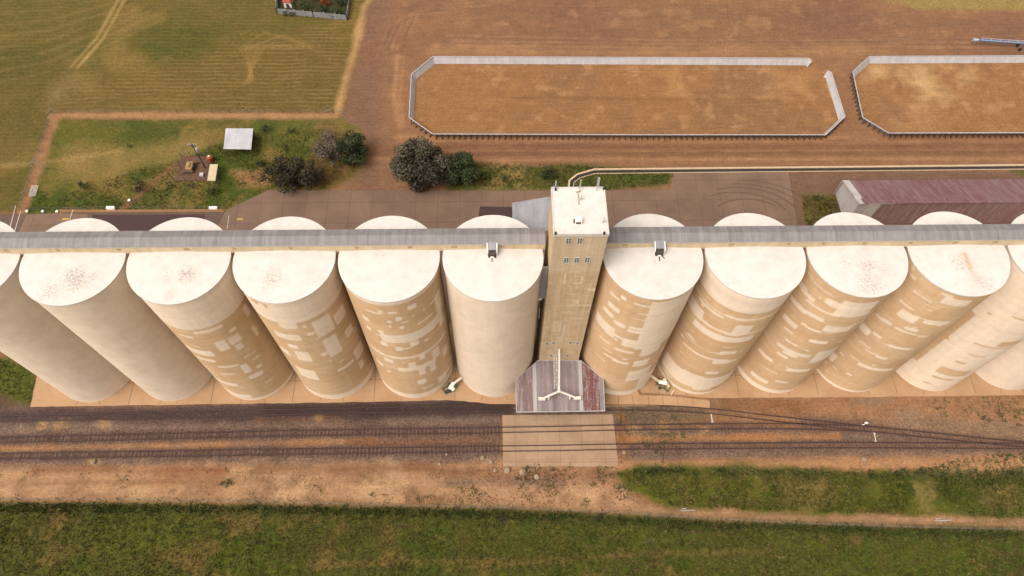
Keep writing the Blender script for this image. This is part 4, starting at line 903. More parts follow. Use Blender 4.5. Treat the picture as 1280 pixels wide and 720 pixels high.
# ------------------------------------------------------------------ carport on the lawn
cpq = [g(*p, 2.5) for p in ((282.3, 161), (316.8, 161), (313.8, 186.6), (279.2, 186))]
cpt = thing('carport', 'small open shelter with flat pale tin roof on the lawn', 'carport', (0, 0, 0))
m = MB(); m.prism([(float(p[0]), float(p[1])) for p in cpq], lambda x, y: 2.35 + (y - 48) * .03, lambda x, y: 2.45 + (y - 48) * .03); m.build('roof', M['shed_roof'], cpt)
for p in cpq:
    cxm = sum(float(q[0]) for q in cpq) / 4; cym = sum(float(q[1]) for q in cpq) / 4
    x, y = p[0] + (cxm - p[0]) * .06, p[1] + (cym - p[1]) * .06; m = MB(); m.box((x - .08, y - .08, -.1), (x + .08, y + .08, 2.36)); m.build('post', M['post'], cpt)
m = MB(); a, b = cpq[0], cpq[1]; m.box((a[0] + .4, a[1] - .5, -.1), (b[0] - .4, a[1] - .4, 2.2)); m.build('back_wall', M['soot'], cpt)

# ------------------------------------------------------------------ fenced pump yard
yardq = [g2(*p) for p in ((226.5, 195), (262, 195.5), (259.5, 226), (219, 226.5))]
struct(flat('gravel_pad', jag(yardq, .6, .08, 4), .01, plain('reddish_gravel', gc(118, 84, 66), .35, 1.5), .1))
def fence(name, label, cat, pts, h, gap, wires, m_post, r=.05, group=None, close=False):
    t = thing(name, label, cat, (0, 0, 0), 0, group); Ps = [Vector((*g2(*p), 0)) for p in pts]
    if close: Ps.append(Ps[0])
    path = []; 
    for a, b in zip(Ps[:-1], Ps[1:]):
        n = max(1, round((b - a).length / gap)); path += [a + (b - a) * (k / n) for k in range(n)]
    if not close: path.append(Ps[-1])
    proto = None
    for i, p in enumerate(path):
        if proto is None:
            m = MB(); m.tube((0, 0, -.1), (0, 0, h), r, n=6); proto = m.build('post', m_post, t)
        else: proto_c = proto.copy(); COL.objects.link(proto_c); proto_c.parent = t; proto_c.location = p; proto_c.rotation_euler = (rnd(-.05, .05), rnd(-.05, .05), 0); continue
        proto.location = p
    pp_ = path + ([path[0]] if close else [])
    for z in wires:
        m = MB()
        for a, b in zip(pp_[:-1], pp_[1:]): m.tube(a + Vector((0, 0, z)), b + Vector((0, 0, z)), .012, n=4, caps=False)
        m.build('wire', M['wire'], t)
    return t, path
fence('wire_fence', 'small square wire fence round the reddish gravel pump yard', 'fence', [(226.5, 195), (262, 195.5), (259.5, 226), (219, 226.5)], 1.5, 2.2, (.5, 1.0, 1.45), M['post'], .05, None, True)
p = g(257, 210.5); up_ = thing('utility_pole', 'tall dark wooden pole with white insulators in the gravel pump yard', 'utility pole', (float(p[0]), float(p[1]), 0))
m = MB(); m.tube((0, 0, -.2), (0, 0, 8), .17, .12); m.build('shaft', M['trunk'], up_)
m = MB(); m.bar((-.9, 0, 7.6), (.9, 0, 7.6), .12, .14); m.bar((-.5, 0, 7.6), (0, 0, 6.9), .06, .06); m.bar((.5, 0, 7.6), (0, 0, 6.9), .06, .06); ca = m.build('crossarm', M['post'], up_)
for x in (-.8, -.35, .35, .8): m = MB(); m.tube((x, 0, 7.66), (x, 0, 8.05), .09, .05); m.build('insulator', M['white'], ca)
m = MB(); m.tube((.38, 0, 5.6), (.38, 0, 6.6), .3, n=10); m.build('transformer', M['galv'], up_)
def pxthing(name, label, cat, px, py): p = g(px, py); return thing(name, label, cat, (float(p[0]), float(p[1]), 0.01))
t = pxthing('pump_unit', 'ochre pump engine on a dark base inside the gravel yard', 'pump', 239, 211)
m = MB(); m.box((-.7, -1.0, .35), (.6, 1.0, 1.15)); m.tube((-.05, -.6, 1.15), (-.05, .6, 1.15), .32, n=10); m.build('engine', M['yellow'], t)
m = MB(); m.box((-.9, -1.3, 0), (.85, 1.3, .33)); m.tube((-.7, -1.2, .4), (-1.7, -1.5, .15), .1); m.tube((.7, .9, .5), (1.5, 1.4, .3), .1); m.build('base_frame', M['soot'], t)
m = MB(); m.tube((.62, 0, .75), (.9, 0, .75), .42, n=12); m.build('flywheel', M['soot'], t)
t = pxthing('water_drum', 'round orange drum at the corner of the gravel pump yard', 'drum', 264, 201)
m = MB(); m.tube((0, 0, 0), (0, 0, 1.25), .58, .62, 16); m.tube((0, 0, 1.25), (0, 0, 1.5), .62, .2, 16); m.build('tank', M['orange'], t)
m = MB(); m.tube((0, 0, 1.5), (0, 0, 1.6), .2, n=10); m.build('lid', M['white'], t)
t = thing('lean_to', 'narrow cream board roof beside the gravel pump yard', 'lean-to', (0, 0, 0)); q4 = [g2(*p, 1.7) for p in ((262.3, 205.3), (272.3, 205.3), (269, 226), (259, 225.6))]
m = MB(); m.prism(q4, 1.6, 1.7); m.build('roof', M['cream'], t)
for x, y in q4:
    cxm = sum(q[0] for q in q4) / 4; cym = sum(q[1] for q in q4) / 4; x += (cxm - x) * .1; y += (cym - y) * .1
    m = MB(); m.box((x - .06, y - .06, -.1), (x + .06, y + .06, 1.61)); m.build('post', M['post'], t)
t = pxthing('meter_box', 'small white box with sloping lid on the gravel beside the pole', 'box', 253, 220)
m = MB(); m.prism([(-.35, -.3), (.35, -.3), (.35, .3), (-.35, .3)], 0, lambda x, y: .6 + .2 * y); m.build('body', M['galv'], t)
m = MB(); m.prism([(-.4, -.35), (.4, -.35), (.4, .35), (-.4, .35)], lambda x, y: .605 + .2 * y, lambda x, y: .66 + .2 * y); m.build('lid', M['galv'], t)

# ------------------------------------------------------------------ fences
def braces(t, pts, h=1.4):
    for px, py, dx, dy in pts:
        p = Vector((*g2(px, py), 0))
        m = MB(); m.tube(p + Vector((0, 0, -.1)), p + Vector((0, 0, h + .1)), .08); m.tube(p + Vector((0, 0, h)), p + Vector((dx, dy, 0)), .04); m.tube(p + Vector((0, 0, h)), p + Vector((-dx, dy * .4, 0)), .04); m.build('strainer_post', M['wire'], t)
t, _ = fence('wire_fence', 'wire fence along the reddish strip between stubble field and lawn', 'fence', [(68, 141), (200, 141.5), (310, 141), (417, 140.5)], 1.25, 4.2, (.4, .8, 1.2), M['post'], .05)
braces(t, [(68, 141, 1.8, -1.2), (310, 141, 2.4, -.6), (416, 141, -2.4, 0)])
t, _ = fence('wire_fence', 'wire fence running down the left side of the lawn towards the road', 'fence', [(66, 143), (50, 190), (38, 228), (27, 262)], 1.25, 4.2, (.4, .8, 1.2), M['post'], .05)
braces(t, [(47, 203, 1.6, -1.5), (33, 245, 1.4, 1.4)])
fence('wire_fence', 'wire fence with thin posts along the edge of the bottom meadow', 'fence', [(-120, 625), (0, 624.5), (150, 625), (300, 627), (480, 632), (640, 636), (760, 641), (860, 647.5), (1000, 655), (1150, 660), (1290, 663)], 1.3, 3.1, (.35, .75, 1.2), M['post'], .06)
t, _ = fence('wire_fence', 'low wire fence along the road edge of the lawn', 'fence', [(36, 263), (110, 262), (150, 261), (228, 260.5), (283, 261)], .9, 3.6, (.4, .85), M['post'], .045)
# cattle grid and gate by the road
gt = thing('field_gate', 'pale tubular gate lying along the reddish strip left of the lawn', 'gate', (0, 0, 0)); a, b = Vector((*g2(36.5, 246), 0)), Vector((*g2(40.5, 233), 0)); d = (b - a).normalized(); s_ = Vector((d.y, -d.x, 0))
m = MB(); 
for k in range(6): m.tube(a + s_ * (k * .26) + Vector((0, 0, .2)), b + s_ * (k * .26) + Vector((0, 0, .2)), .04)
m.build('bars', M['white'], gt); m = MB()
for f_ in (0, .5, 1): m.tube(a + (b - a) * f_ + Vector((0, 0, .2)), a + (b - a) * f_ + s_ * 1.3 + Vector((0, 0, .2)), .05)
m.build('frame', M['galv'], gt)

# ------------------------------------------------------------------ grain bunkers
def bunker(label, far_only, px, closed, gaps):
    t = thing('grain_bunker', label, 'grain bunker', (0, 0, 0), 0, 'open grain bunkers'); hh, dx = 1.3, .8
    return t, hh, dx
def bunker_build(label, runs, props, hh=1.35, dx=.8):
    """runs: list of polylines of the top outer edge (photo px at height hh), inside on the right-hand side"""
    t = thing('grain_bunker', label, 'grain bunker', (0, 0, 0), 0, 'open grain bunkers'); np_ = 0
    for line in runs:
        T = [Vector((*g2(*p, hh), hh)) for p in line]
        nrm = []
        for a, b in zip(T[:-1], T[1:]): d = (b - a).normalized(); nrm.append(Vector((d.y, -d.x, 0)))
        base = []
        for i, p in enumerate(T):
            n_ = nrm[0] if i == 0 else nrm[-1] if i == len(T) - 1 else (nrm[i - 1] + nrm[i]).normalized() / max(.5, (nrm[i - 1] + nrm[i]).normalized().dot(nrm[i]))
            q_ = p + n_ * dx; q_.z = -.02; base.append(q_)
        for i in range(len(T) - 1):
            a, b, c, d = base[i], base[i + 1], T[i + 1], T[i]; o_ = -nrm[i] * .07
            m = MB(); m.add([a, b, c, d, a + o_, b + o_, c + o_, d + o_], [(3, 2, 1, 0), (4, 5, 6, 7), (2, 3, 7, 6), (0, 1, 5, 4), (1, 2, 6, 5), (3, 0, 4, 7)])
            pn = m.build('wall_panel', M['bunker'], t)
            m = MB(); up3 = Vector((0, 0, .06)); m.bar(d + up3 + o_ * .5, c + up3 + o_ * .5, .2, .12); m.build('capping', M['galv'], pn)
            L_ = (c - d).length; n2 = max(1, int(L_ / (props if nrm[i].y > .25 or abs(nrm[i].x) > .6 and d.x > 0 else 5)))
            for k in range(n2):
                f_ = (k + .5) / n2; tp = d + (c - d) * f_ + o_ * 1.3; bt = a + (b - a) * f_ + o_ * 1.3; ft = Vector((tp.x, tp.y, -.05)) - nrm[i] * .25
                m = MB(); m.bar(tp - Vector((0, 0, .05)), ft, .12, .12); m.bar(bt + Vector((0, 0, .1)) , ft + Vector((0, 0, .06)), .1, .1); m.bar(tp - Vector((0, 0, .1)), bt + Vector((0, 0, .05)), .08, .08); m.build('prop', M['soot'], t); np_ += 1
    return t
bunker_build('long grain bunker ringed by leaning tin walls with one open corner',
             [[(1015, 76.5), (1011, 73.2), (800, 72.2), (541, 71.2), (514.5, 93), (511.5, 147), (541, 167.6), (800, 168.6), (1032, 168.6), (1056, 146), (1039, 91), (1034, 88.5)][::-1]], 1.25)
bunker_build('grain bunker at the right edge with dark props along its left side',
             [[(1500, 69), (1300, 70), (1087, 71), (1066, 90), (1078.5, 147), (1111, 166.5), (1300, 166), (1500, 165)][::-1]], 1.25)

# ------------------------------------------------------------------ open drain channel
dc = thing('drain_channel', 'beige concrete drain channel with a slot painted dark as shade, bending towards the tower', 'drain channel', (0, 0, 0))
dl = [(713, 236), (714, 227), (723, 220), (743, 214.2), (900, 212.6), (1100, 210.6), (1290, 208.6), (1500, 206.5)]
dpts = [Vector((*g2(*p), 0)) for p in dl]
for nm, o0, wd, z1, mm in (('far_wall', .42, .42, .22, 'beige_conc'), ('near_wall', -.62, .16, .08, 'beige_conc'), ('bed', -.17, .74, .03, 'dark')):  # bed is coloured dark to stand for the shade inside the slot
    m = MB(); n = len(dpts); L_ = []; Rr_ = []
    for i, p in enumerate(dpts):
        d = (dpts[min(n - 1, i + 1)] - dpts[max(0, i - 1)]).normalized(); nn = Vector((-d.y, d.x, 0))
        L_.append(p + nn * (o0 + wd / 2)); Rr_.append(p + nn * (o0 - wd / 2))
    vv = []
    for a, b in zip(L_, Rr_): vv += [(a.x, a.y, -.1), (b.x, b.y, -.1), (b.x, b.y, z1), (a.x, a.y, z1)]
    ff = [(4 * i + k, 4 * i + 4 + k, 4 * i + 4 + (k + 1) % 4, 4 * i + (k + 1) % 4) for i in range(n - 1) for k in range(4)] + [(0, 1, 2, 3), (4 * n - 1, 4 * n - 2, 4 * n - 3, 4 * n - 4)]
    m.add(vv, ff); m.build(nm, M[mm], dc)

# ------------------------------------------------------------------ blue auger
pa, pb = Vector(g(1221, 50, 1.2)), Vector(g(1300, 55.5, 1.9)); au = thing('grain_auger', 'long blue and white grain auger lying on the yard at the right edge', 'auger', (0, 0, 0))
m = MB(); m.tube(pa, pb, .26, n=12); m.build('tube', M['blue'], au)
m = MB(); m.tube(pa - (pb - pa).normalized() * .9, pa + (pb - pa).normalized() * .3, .5, .3, n=12); m.build('hopper', M['galv'], au)
m = MB(); d = (pb - pa).normalized()
for s in (-.4, .4): m.bar(pa + d * 1 + Vector((0, s, .35)), pb + Vector((0, s, .35)), .08, .1)
for k in range(7): q_ = pa + (pb - pa) * (.08 + k * .14); m.bar(q_ + Vector((0, -.4, .35)), q_ + Vector((0, .4, .35)), .08, .08); m.bar(q_ + Vector((0, 0, .3)), q_ + Vector((0, 0, -.2)), .06, .06)
m.build('truss', M['shed_roof'], au)
for s in (-.7, .7):
    m = MB(); q_ = pa + (pb - pa) * .72; m.tube((q_.x, q_.y + s - .1, .42), (q_.x, q_.y + s + .1, .42), .42, n=14); m.build('wheel', M['dark'], au)
    m = MB(); m.bar((q_.x, q_.y + s * .8, .42), (q_.x, q_.y + s * .4, q_.z), .08, .08); m.build('leg', M['blue'], au)
m = MB(); m.tube((pa.x, pa.y, 0), (pa.x, pa.y, pa.z - .2), .07); m.build('prop', M['galv'], au)

# ------------------------------------------------------------------ railway bits
p = g(1079, 531.5); t = thing('switch_stand', 'white headed switch stand beside the joining tracks', 'switch stand', (float(p[0]), float(p[1]), 0))
m = MB(); m.tube((0, 0, 0), (0, 0, 1.25), .06); m.box((-.15, -.15, -.05), (.15, .15, .12)); m.build('post', M['white'], t)
m = MB(); m.box((-.28, -.08, 1.15), (.28, .08, 1.42)); m.tube((0, -.18, 1.28), (0, .18, 1.28), .13, n=10); m.build('head', M['white'], t)
m = MB(); m.tube((0, 0, .5), (.5, -.5, .35), .04); m.build('lever', M['dark'], t)
m = MB(); m.bar((0, 0, .08), (0, -1.6, .05), .12, .06); m.build('rod', M['rail'], t)
for (px, py, lb) in ((889.5, 522.5, 'white clearance bar lying between two tracks near the end of the silo apron'), (1093.5, 546.5, 'white clearance bar lying between two tracks below the switch stand')):
    a, b = Vector((*g2(px - .8, py - 5), .08)), Vector((*g2(px + .8, py + 5), .08)); t = thing('clearance_bar', lb, 'track marker', (0, 0, 0), 0, 'white clearance bars')
    m = MB(); m.bar(a, b, .15, .12); m.build('bar', M['frame'], t)
    for q_ in (a, b): m = MB(); m.box((q_.x - .2, q_.y - .1, -.05), (q_.x + .2, q_.y + .1, .06)); m.build('foot', M['galv'], t)
for (px, py, lb) in ((34.5, 264.6, 'white painted stone at the road edge nearest the reddish strip'), (54, 264.9, 'white painted stone in the middle of three along the lawn edge'), (72, 265, 'white painted stone nearest the tan verge'), (162, 251, 'white painted stone on the dirt footpath through the lawn')):
    p = g(px, py); bm = bmesh.new(); bmesh.ops.create_icosphere(bm, subdivisions=2, radius=.32)
    for v in bm.verts: v.co *= 1 + rnd(-.12, .12); v.co.z *= .7
    me = bpy.data.meshes.new('painted_stone'); bm.to_mesh(me); bm.free(); me.materials.append(M['white']); o = bpy.data.objects.new('painted_stone', me); COL.objects.link(o); o.location = (p[0], p[1], .15 + .08)
    tag(o, lb, 'stone', 'white painted stones by the road')
for (px, py, lb) in ((139.5, 261.3, 'white concrete block beside the footpath end at the verge'), (267.5, 261.3, 'white concrete block at the corner where verge meets the brown yard')):
    p = g(px, py); t = thing('concrete_block', lb, 'concrete block', (float(p[0]), float(p[1]), .08), 0, 'white blocks on the verge')
    m = MB(); m.prism([(-.85, -.3), (.85, -.3), (.85, .3), (-.85, .3)], 0, .55); m.build('body', M['white'], t); m = MB(); m.box((-.78, -.24, .552), (.78, .24, .62)); m.build('top', M['white'], t)

for (a, b, lb) in (((851, 638.4), (869, 637.6), 'thin white plank lying on the upper edge of the pale path where it starts'), ((1168, 651.2), (1190, 650), 'thin white plank lying on the pale path under the grass strip at the right')):
    t = thing('white_plank', lb, 'plank', (0, 0, 0), 0, 'white planks on the path'); a, b = Vector((*g2(*a), .02)), Vector((*g2(*b), .02)); m = MB(); m.bar(a, b, .1, .08); m.build('board', M['galv'], t)
    m = MB(); m.bar(a + (b - a) * .1 + Vector((0, .3, 0)), a + (b - a) * .4 + Vector((0, .35, 0)), .12, .06); m.build('offcut', M['galv'], t)
# ------------------------------------------------------------------ plants
def leaf_cloud(name, m, parent, clumps, nleaf, size, seed, flat=.6):
    r = np.random.default_rng(seed); V = []; tint = []
    for (cx, cy, cz, rad, tn) in clumps:
        n = int(nleaf * (rad ** 2)); d = r.normal(size=(n, 3)); d /= np.linalg.norm(d, axis=1)[:, None]
        rr = rad * (.55 + .5 * r.random(n) ** .6); c = np.array([cx, cy, cz]) + d * rr[:, None] * np.array([1, 1, .85])
        nrm = d + r.normal(size=(n, 3)) * .55 + np.array([0, 0, .35]); nrm /= np.linalg.norm(nrm, axis=1)[:, None]
        a = np.cross(nrm, r.normal(size=(n, 3))); a /= np.linalg.norm(a, axis=1)[:, None]; b = np.cross(nrm, a)
        s = size * (.6 + .8 * r.random(n))[:, None]
        V.append(np.stack([c - a * s, c + b * s * flat, c + a * s, c - b * s * flat], 1)); tint.append(np.clip(tn + r.normal(size=n) * .22, 0, 1))
    V = np.concatenate(V).reshape(-1, 3); tint = np.concatenate(tint); n = len(tint)
    keep = np.repeat(V.reshape(n, 4, 3)[:, :, 2].min(1) > .0, 4)
    V = V[keep]; tint = tint[keep[::4]]; n = len(tint)
    me = bpy.data.meshes.new(name); me.vertices.add(n * 4); me.vertices.foreach_set('co', V.astype(np.float32).ravel()); me.loops.add(n * 4); me.loops.foreach_set('vertex_index', np.arange(n * 4, dtype=np.int32))
    me.polygons.add(n); me.polygons.foreach_set('loop_start', np.arange(0, n * 4, 4, dtype=np.int32)); me.update(calc_edges=True)
    me.materials.append(m); o = bpy.data.objects.new(name, me); COL.objects.link(o); o.parent = parent; fattr(o, 'tint', tint); return o
def tree(name, label, cat, px, py, rx, ry, h, m, seed, nl=70, size=.22, nc=26, group=None, bare=.0):
    """px,py: crown centre in the photo, rx,ry metres, h total height"""
    r = random.Random(seed); zc = h * .55; p = g(px, py, zc); t = thing(name, label, cat, (float(p[0]), float(p[1]), 0), 0, group)
    cl = []
    for k in range(nc):
        while 1:
            x, y, z = r.uniform(-1, 1), r.uniform(-1, 1), r.uniform(-1, 1)
            if .25 < x * x + y * y + z * z < 1: break
        rad = r.uniform(.15, .38) * min(rx, ry); f = (1 - rad / max(rx, ry) * .7) * r.uniform(.9, 1.14)
        cl.append((x * rx * f, y * ry * f, max(rad * .8, zc + z * h * .42), rad, r.uniform(.15, .85)))
    if rx > 1.2: cl.append((0, 0, zc, min(rx, ry) * .5, .2))
    m_ = MB(); top = Vector((0, 0, h * .4)); tr = max(.05, .05 * h); m_.tube((0, 0, -.15), top, tr, tr * .6, 8)
    for c in cl[:14]: e = Vector(c[:3]); mid = top + (e - top) * .5 + Vector((0, 0, -.1 * h * .2)); m_.tube(top - Vector((0, 0, r.uniform(0, h * .15))), mid, tr * .42, tr * .28, 6); m_.tube(mid, e, tr * .28, tr * .08, 5)
    m_.build('trunk', M['trunk'], t); leaf_cloud('crown', m, t, cl, nl, size, seed); return t
tree('tree', 'large grey olive leafed tree at the corner of the brown concrete yard', 'tree', 525, 206, 5.9, 5.8, 10, M['leaf_olive'], 1, 80, .27, 66)
tree('tree', 'dusty green bushy tree joined to the right of the large grey olive tree', 'tree', 573, 211, 4.9, 4.2, 5.6, M['leaf_green'], 2, 85, .22, 36)
tree('tree', 'dusty grey mauve tree touching a dark green round tree on the lawn', 'tree', 409, 185, 3.5, 4.2, 7, M['leaf_grey'], 3, 75, .18, 30)
tree('tree', 'dense dark green round tree between the grey mauve tree and the dirt yard', 'tree', 440, 185, 3.6, 4.2, 7, M['leaf_green'], 4, 105, .22, 30)
tree('tree', 'wide dark brownish bush at the edge of the lawn by the brown yard', 'bush', 364, 217, 6.6, 4.2, 5.6, M['leaf_dark'], 5, 95, .22, 40)
tree('shrub', 'fresh green shrub at the right end of the tree clump behind the silos', 'shrub', 602, 218, 1.8, 1.4, 1.9, M['leaf_bright'], 6, 110, .17, 16)
tree('shrub', 'round dark green shrub on the verge behind the grey lift shaft', 'shrub', 686, 215, 2.2, 1.7, 3.0, M['leaf_green'], 7, 110, .2, 18)
for (px, py, rr_, h, mm, lb) in ((103, 231, 1.2, 1.8, 'leaf_green', 'small dark shrub alone on the green lower left lawn'), (174, 232, 1.9, 2.6, 'leaf_dark', 'round dark bush beside the footpath on the lawn'), (161, 181, .7, .9, 'leaf_bright', 'tiny bright green sapling alone in the middle of the dry lawn'),
    (331, 159, 1.2, 2.0, 'leaf_green', 'dark sapling right of the carport'), (363, 162, .9, 1.5, 'leaf_green', 'small sapling on the lawn left of the grey mauve tree'), (356, 183, .9, 1.6, 'leaf_green', 'dark sapling above the wide brownish bush'), (325, 203, 1.2, 1.6, 'leaf_green', 'dark shrub at the left shoulder of the wide brownish bush'),
    (213, 231, .9, 1.3, 'leaf_green', 'low shrub below the left corner of the pump yard'), (241, 231, .9, 1.4, 'leaf_green', 'low shrub below the middle of the pump yard'), (266, 237, 1.2, 1.5, 'leaf_green', 'leafy shrub below the cream lean-to'), (300, 228, 1.0, 1.1, 'leaf_bright', 'pale green shrub at the bare patch of the lawn'),
    (347, 201, 1.3, 1.9, 'leaf_dark', 'thin brown shrub touching the top of the wide brownish bush'), (630, 222, 1.1, .8, 'leaf_bright', 'low green bush on the grassy verge right of the tree clump')):
    tree('shrub', lb, 'shrub', px, py, rr_ * 1.15, rr_, h * 1.1, M[mm], int(px * 7 + py), 150, .14, 10, 'small shrubs about the lawn')
# garden plot at the top
gd = [(347, 17), (392, 21), (434, 25), (437, 6), (441, -20), (350, -20)]
struct(flat('garden_soil', P(*gd), -.0, plain('dark_garden_soil', gc(66, 62, 30), .4, 1.2), .1))
t = thing('garden_fence', 'grey sheet fence round the green garden plot at the top', 'fence', (0, 0, 0))
for a, b in zip([(347, -18)] + gd[:4], gd[:4] + [(441, -20)]):
    a3, b3 = Vector((*g2(*a), 0)), Vector((*g2(*b), 0)); m = MB(); n = max(1, int((b3 - a3).length / 2.2)); m.bar(a3 + Vector((0, 0, .75)), b3 + Vector((0, 0, .75)), .06, 1.5); m.build('panel', M['annex'], t)
    for k in range(n + 1): q_ = a3 + (b3 - a3) * (k / n); m = MB(); m.box((q_.x - .08, q_.y - .08, -.1), (q_.x + .08, q_.y + .08, 1.75)); m.build('post', M['galv'], t)
p = g(361, 7); t = thing('garden_hut', 'tiny hut with red roof and white front in the garden plot', 'hut', (float(p[0]), float(p[1]), 0))
m = MB(); m.box((-.9, -.8, 0), (.9, 1.2, 1.5)); m.build('wall', M['white'], t); m = MB(); m.prism([(-1.1, -.9), (1.1, -.9), (1.1, 1.4), (-1.1, 1.4)], lambda x, y: 1.5 + .3 * (y + .9) / 2.3, lambda x, y: 1.62 + .3 * (y + .9) / 2.3); m.build('roof', M['redroof'], t); m = MB(); m.box((-.35, -.83, 0), (.35, -.802, 1.2)); m.build('door', M['soot'], t)
for (px, py, rr_, h, mm, lb) in ((406, 2, 1.6, 2.2, 'leaf_red', 'red flowering bush in the garden plot'), (378, 4, 3.0, 2.4, 'leaf_bright', 'bright green bush in the middle of the garden plot'), (362, 14, 2.2, 1.3, 'leaf_green', 'low dark hedge below the tiny hut'), (420, 14, 2.4, 1.6, 'leaf_green', 'dark bush in the corner of the garden plot beside the yard'),
    (404, 11, 1.6, 1.5, 'leaf_green', 'dark bush below the red flowering bush'), (426, 0, 2.6, 2.4, 'leaf_green', 'tall dark bush at the upper edge of the garden right of the red bush'), (389, 14, 1.4, .9, 'leaf_yel', 'lime green plants along the middle of the garden fence'), (396, -8, 3.5, 2.4, 'leaf_bright', 'green bush at the top edge of the garden plot'), (356, -6, 2.2, 2.2, 'leaf_green', 'dark bush behind the tiny hut')):
    tree('shrub', lb, 'shrub', px, py, rr_, rr_ * .7, h, M[mm], int(px * 5 + py), 90, .17, 14, 'bushes in the garden plot')

# ------------------------------------------------------------------ grass, weeds, stones
def inside(px, py, poly):
    ins = np.zeros(px.shape, bool); n = len(poly)
    for i in range(n):
        ax, ay = poly[i]; bx, by = poly[(i + 1) % n]
        ins ^= ((ay > py) != (by > py)) & (px < (bx - ax) * (py - ay) / ((by - ay) or 1e-9) + ax)
    return ins
def tufts(name, m, pts, n, h, rad, seed, thr=.0, sc=5, blades=5, wd=.06, lab=None, tb=(.1, .9)):
    r = np.random.default_rng(seed); q_ = P(*pts); xs_ = [a for a, b in q_]; ys_ = [b for a, b in q_]
    x = r.uniform(min(xs_), max(xs_), n * 3); y = r.uniform(min(ys_), max(ys_), n * 3); nz = fbm(x, y, sc, seed, 4)
    k = inside(x, y, q_) & (nz + r.normal(size=len(x)) * .06 > thr); x, y, nz = x[k][:n], y[k][:n], nz[k][:n]; n = len(x)
    tn = np.clip(tb[0] + (tb[1] - tb[0]) * np.clip((fbm(x, y, 3, seed + 5, 4) - .3) / .4, 0, 1) + r.normal(size=n) * .15, 0, 1)
    sz = (.5 + r.random(n) ** 1.5)
    x = np.repeat(x, blades); y = np.repeat(y, blades); tn = np.repeat(tn, blades); sz = np.repeat(sz, blades); N = len(x)
    t = r.uniform(0, 2 * np.pi, N); rr = rad * sz * r.random(N); bx = x + rr * np.cos(t); by = y + rr * np.sin(t); hh = h * sz * r.uniform(.5, 1, N); ln = hh * r.uniform(.3, 1.0, N)
    px_, py_ = -np.sin(t) * wd * sz, np.cos(t) * wd * sz
    V = np.stack([np.stack([bx - px_, by - py_, np.full(N, -.08)], -1), np.stack([bx + px_, by + py_, np.full(N, -.08)], -1), np.stack([bx + np.cos(t) * ln, by + np.sin(t) * ln, hh], -1)], 1).reshape(-1, 3)
    me = bpy.data.meshes.new(name); me.vertices.add(N * 3); me.vertices.foreach_set('co', V.astype(np.float32).ravel()); me.loops.add(N * 3); me.loops.foreach_set('vertex_index', np.arange(N * 3, dtype=np.int32))
    me.polygons.add(N); me.polygons.foreach_set('loop_start', np.arange(0, N * 3, 3, dtype=np.int32)); me.update(calc_edges=True)
    me.materials.append(m); o = bpy.data.objects.new(name, me); COL.objects.link(o); fattr(o, 'tint', np.clip(tn + r.normal(size=N) * .1, 0, 1)); tag(o, lab, 'grass' if 'grass' in name else 'weeds', None, 'stuff'); return o
tufts('grass', M['tuft'], [(-250, 632), (0, 630), (300, 632), (640, 639), (860, 652), (1290, 666), (1500, 668), (1500, 860), (-250, 860)], 42000, .2, .28, 1, .0, 5, 5, .07, 'rough olive green grass with straw tufts covering the meadow along the bottom', (.05, .6))
tufts('grass', M['tuft_green'], [(770, 592), (800, 585), (960, 587), (1060, 590), (1110, 592), (1290, 593), (1500, 596), (1500, 652), (1290, 648), (960, 638), (840, 632)], 9000, .2, .25, 2, .4, 4, 5, .06, 'green grass strip between the tracks and the pale path', (.05, .8))
tufts('grass', M['tuft_green'], [(-250, 634), (0, 629), (300, 632), (640, 638), (860, 651), (1290, 665), (1500, 669), (1500, 678), (860, 660), (640, 648), (300, 640), (-250, 640)], 4500, .45, .4, 3, .3, 4, 6, .1, 'taller dark green grass fringe along the meadow edge', (0, .4))
tufts('grass', M['tuft_green'], [(30, 262), (60, 240), (110, 238), (160, 214), (225, 200), (270, 180), (400, 160), (440, 170), (445, 215), (400, 236), (335, 237), (283, 261)], 7000, .13, .2, 4, .35, 6, 5, .05, 'short patchy grass on the fenced lawn', (.1, 1))
tufts('grass', M['tuft_green'], [(-200, 430), (14, 450), (46, 472), (40, 506), (0, 490), (-200, 470)], 1500, .2, .25, 5, .3, 4, 5, .06, 'green grass at the left end of the silo apron', (.2, .9))
tufts('grass', M['tuft_green'], [(560, 232), (590, 204), (720, 206), (842, 215), (838, 229), (760, 237)], 1800, .25, .3, 6, .35, 4, 5, .07, 'green grass on the verge behind the tower', (.1, .9))
tufts('grass', M['tuft'], [(1003, 245), (1046, 245), (1054, 290), (1008, 290)], 600, .35, .35, 7, .3, 4, 6, .08, 'dry weedy grass beside the grey end of the red shed', (.1, .9))
tufts('weeds', M['weed'], [(1150, 498), (1300, 497), (1300, 530), (1180, 522)], 130, .3, .35, 8, .56, 3.5, 7, .1, 'dark green weeds scattered on the orange ground right of the silos')
tufts('weeds', M['weed'], [(1090, 594), (1160, 584), (1215, 570), (1300, 562), (1300, 600), (1180, 600)], 300, .3, .35, 9, .52, 3, 7, .1, 'weeds scattered on the sand below the joining tracks')
tufts('weeds', M['weed'], [(-50, 590), (320, 584), (640, 590), (640, 630), (-50, 622)], 650, .25, .3, 10, .58, 3, 7, .08, 'sparse weeds on the sandy strip left of the slab')
tufts('weeds', M['weed'], [(770, 515), (860, 520), (850, 585), (775, 580)], 160, .25, .3, 11, .55, 3, 7, .08, 'weeds in the ballast right of the slab')
tufts('weeds', M['weed'], [(640, 582), (770, 582), (800, 625), (660, 640)], 300, .25, .3, 12, .55, 3, 7, .08, 'weeds on the bare ground below the slab')
tufts('weeds', M['straw'], [(320, 590), (560, 590), (640, 632), (300, 625)], 700, .25, .35, 13, .52, 4, 6, .06, 'dry straw coloured weeds on the sandy strip')
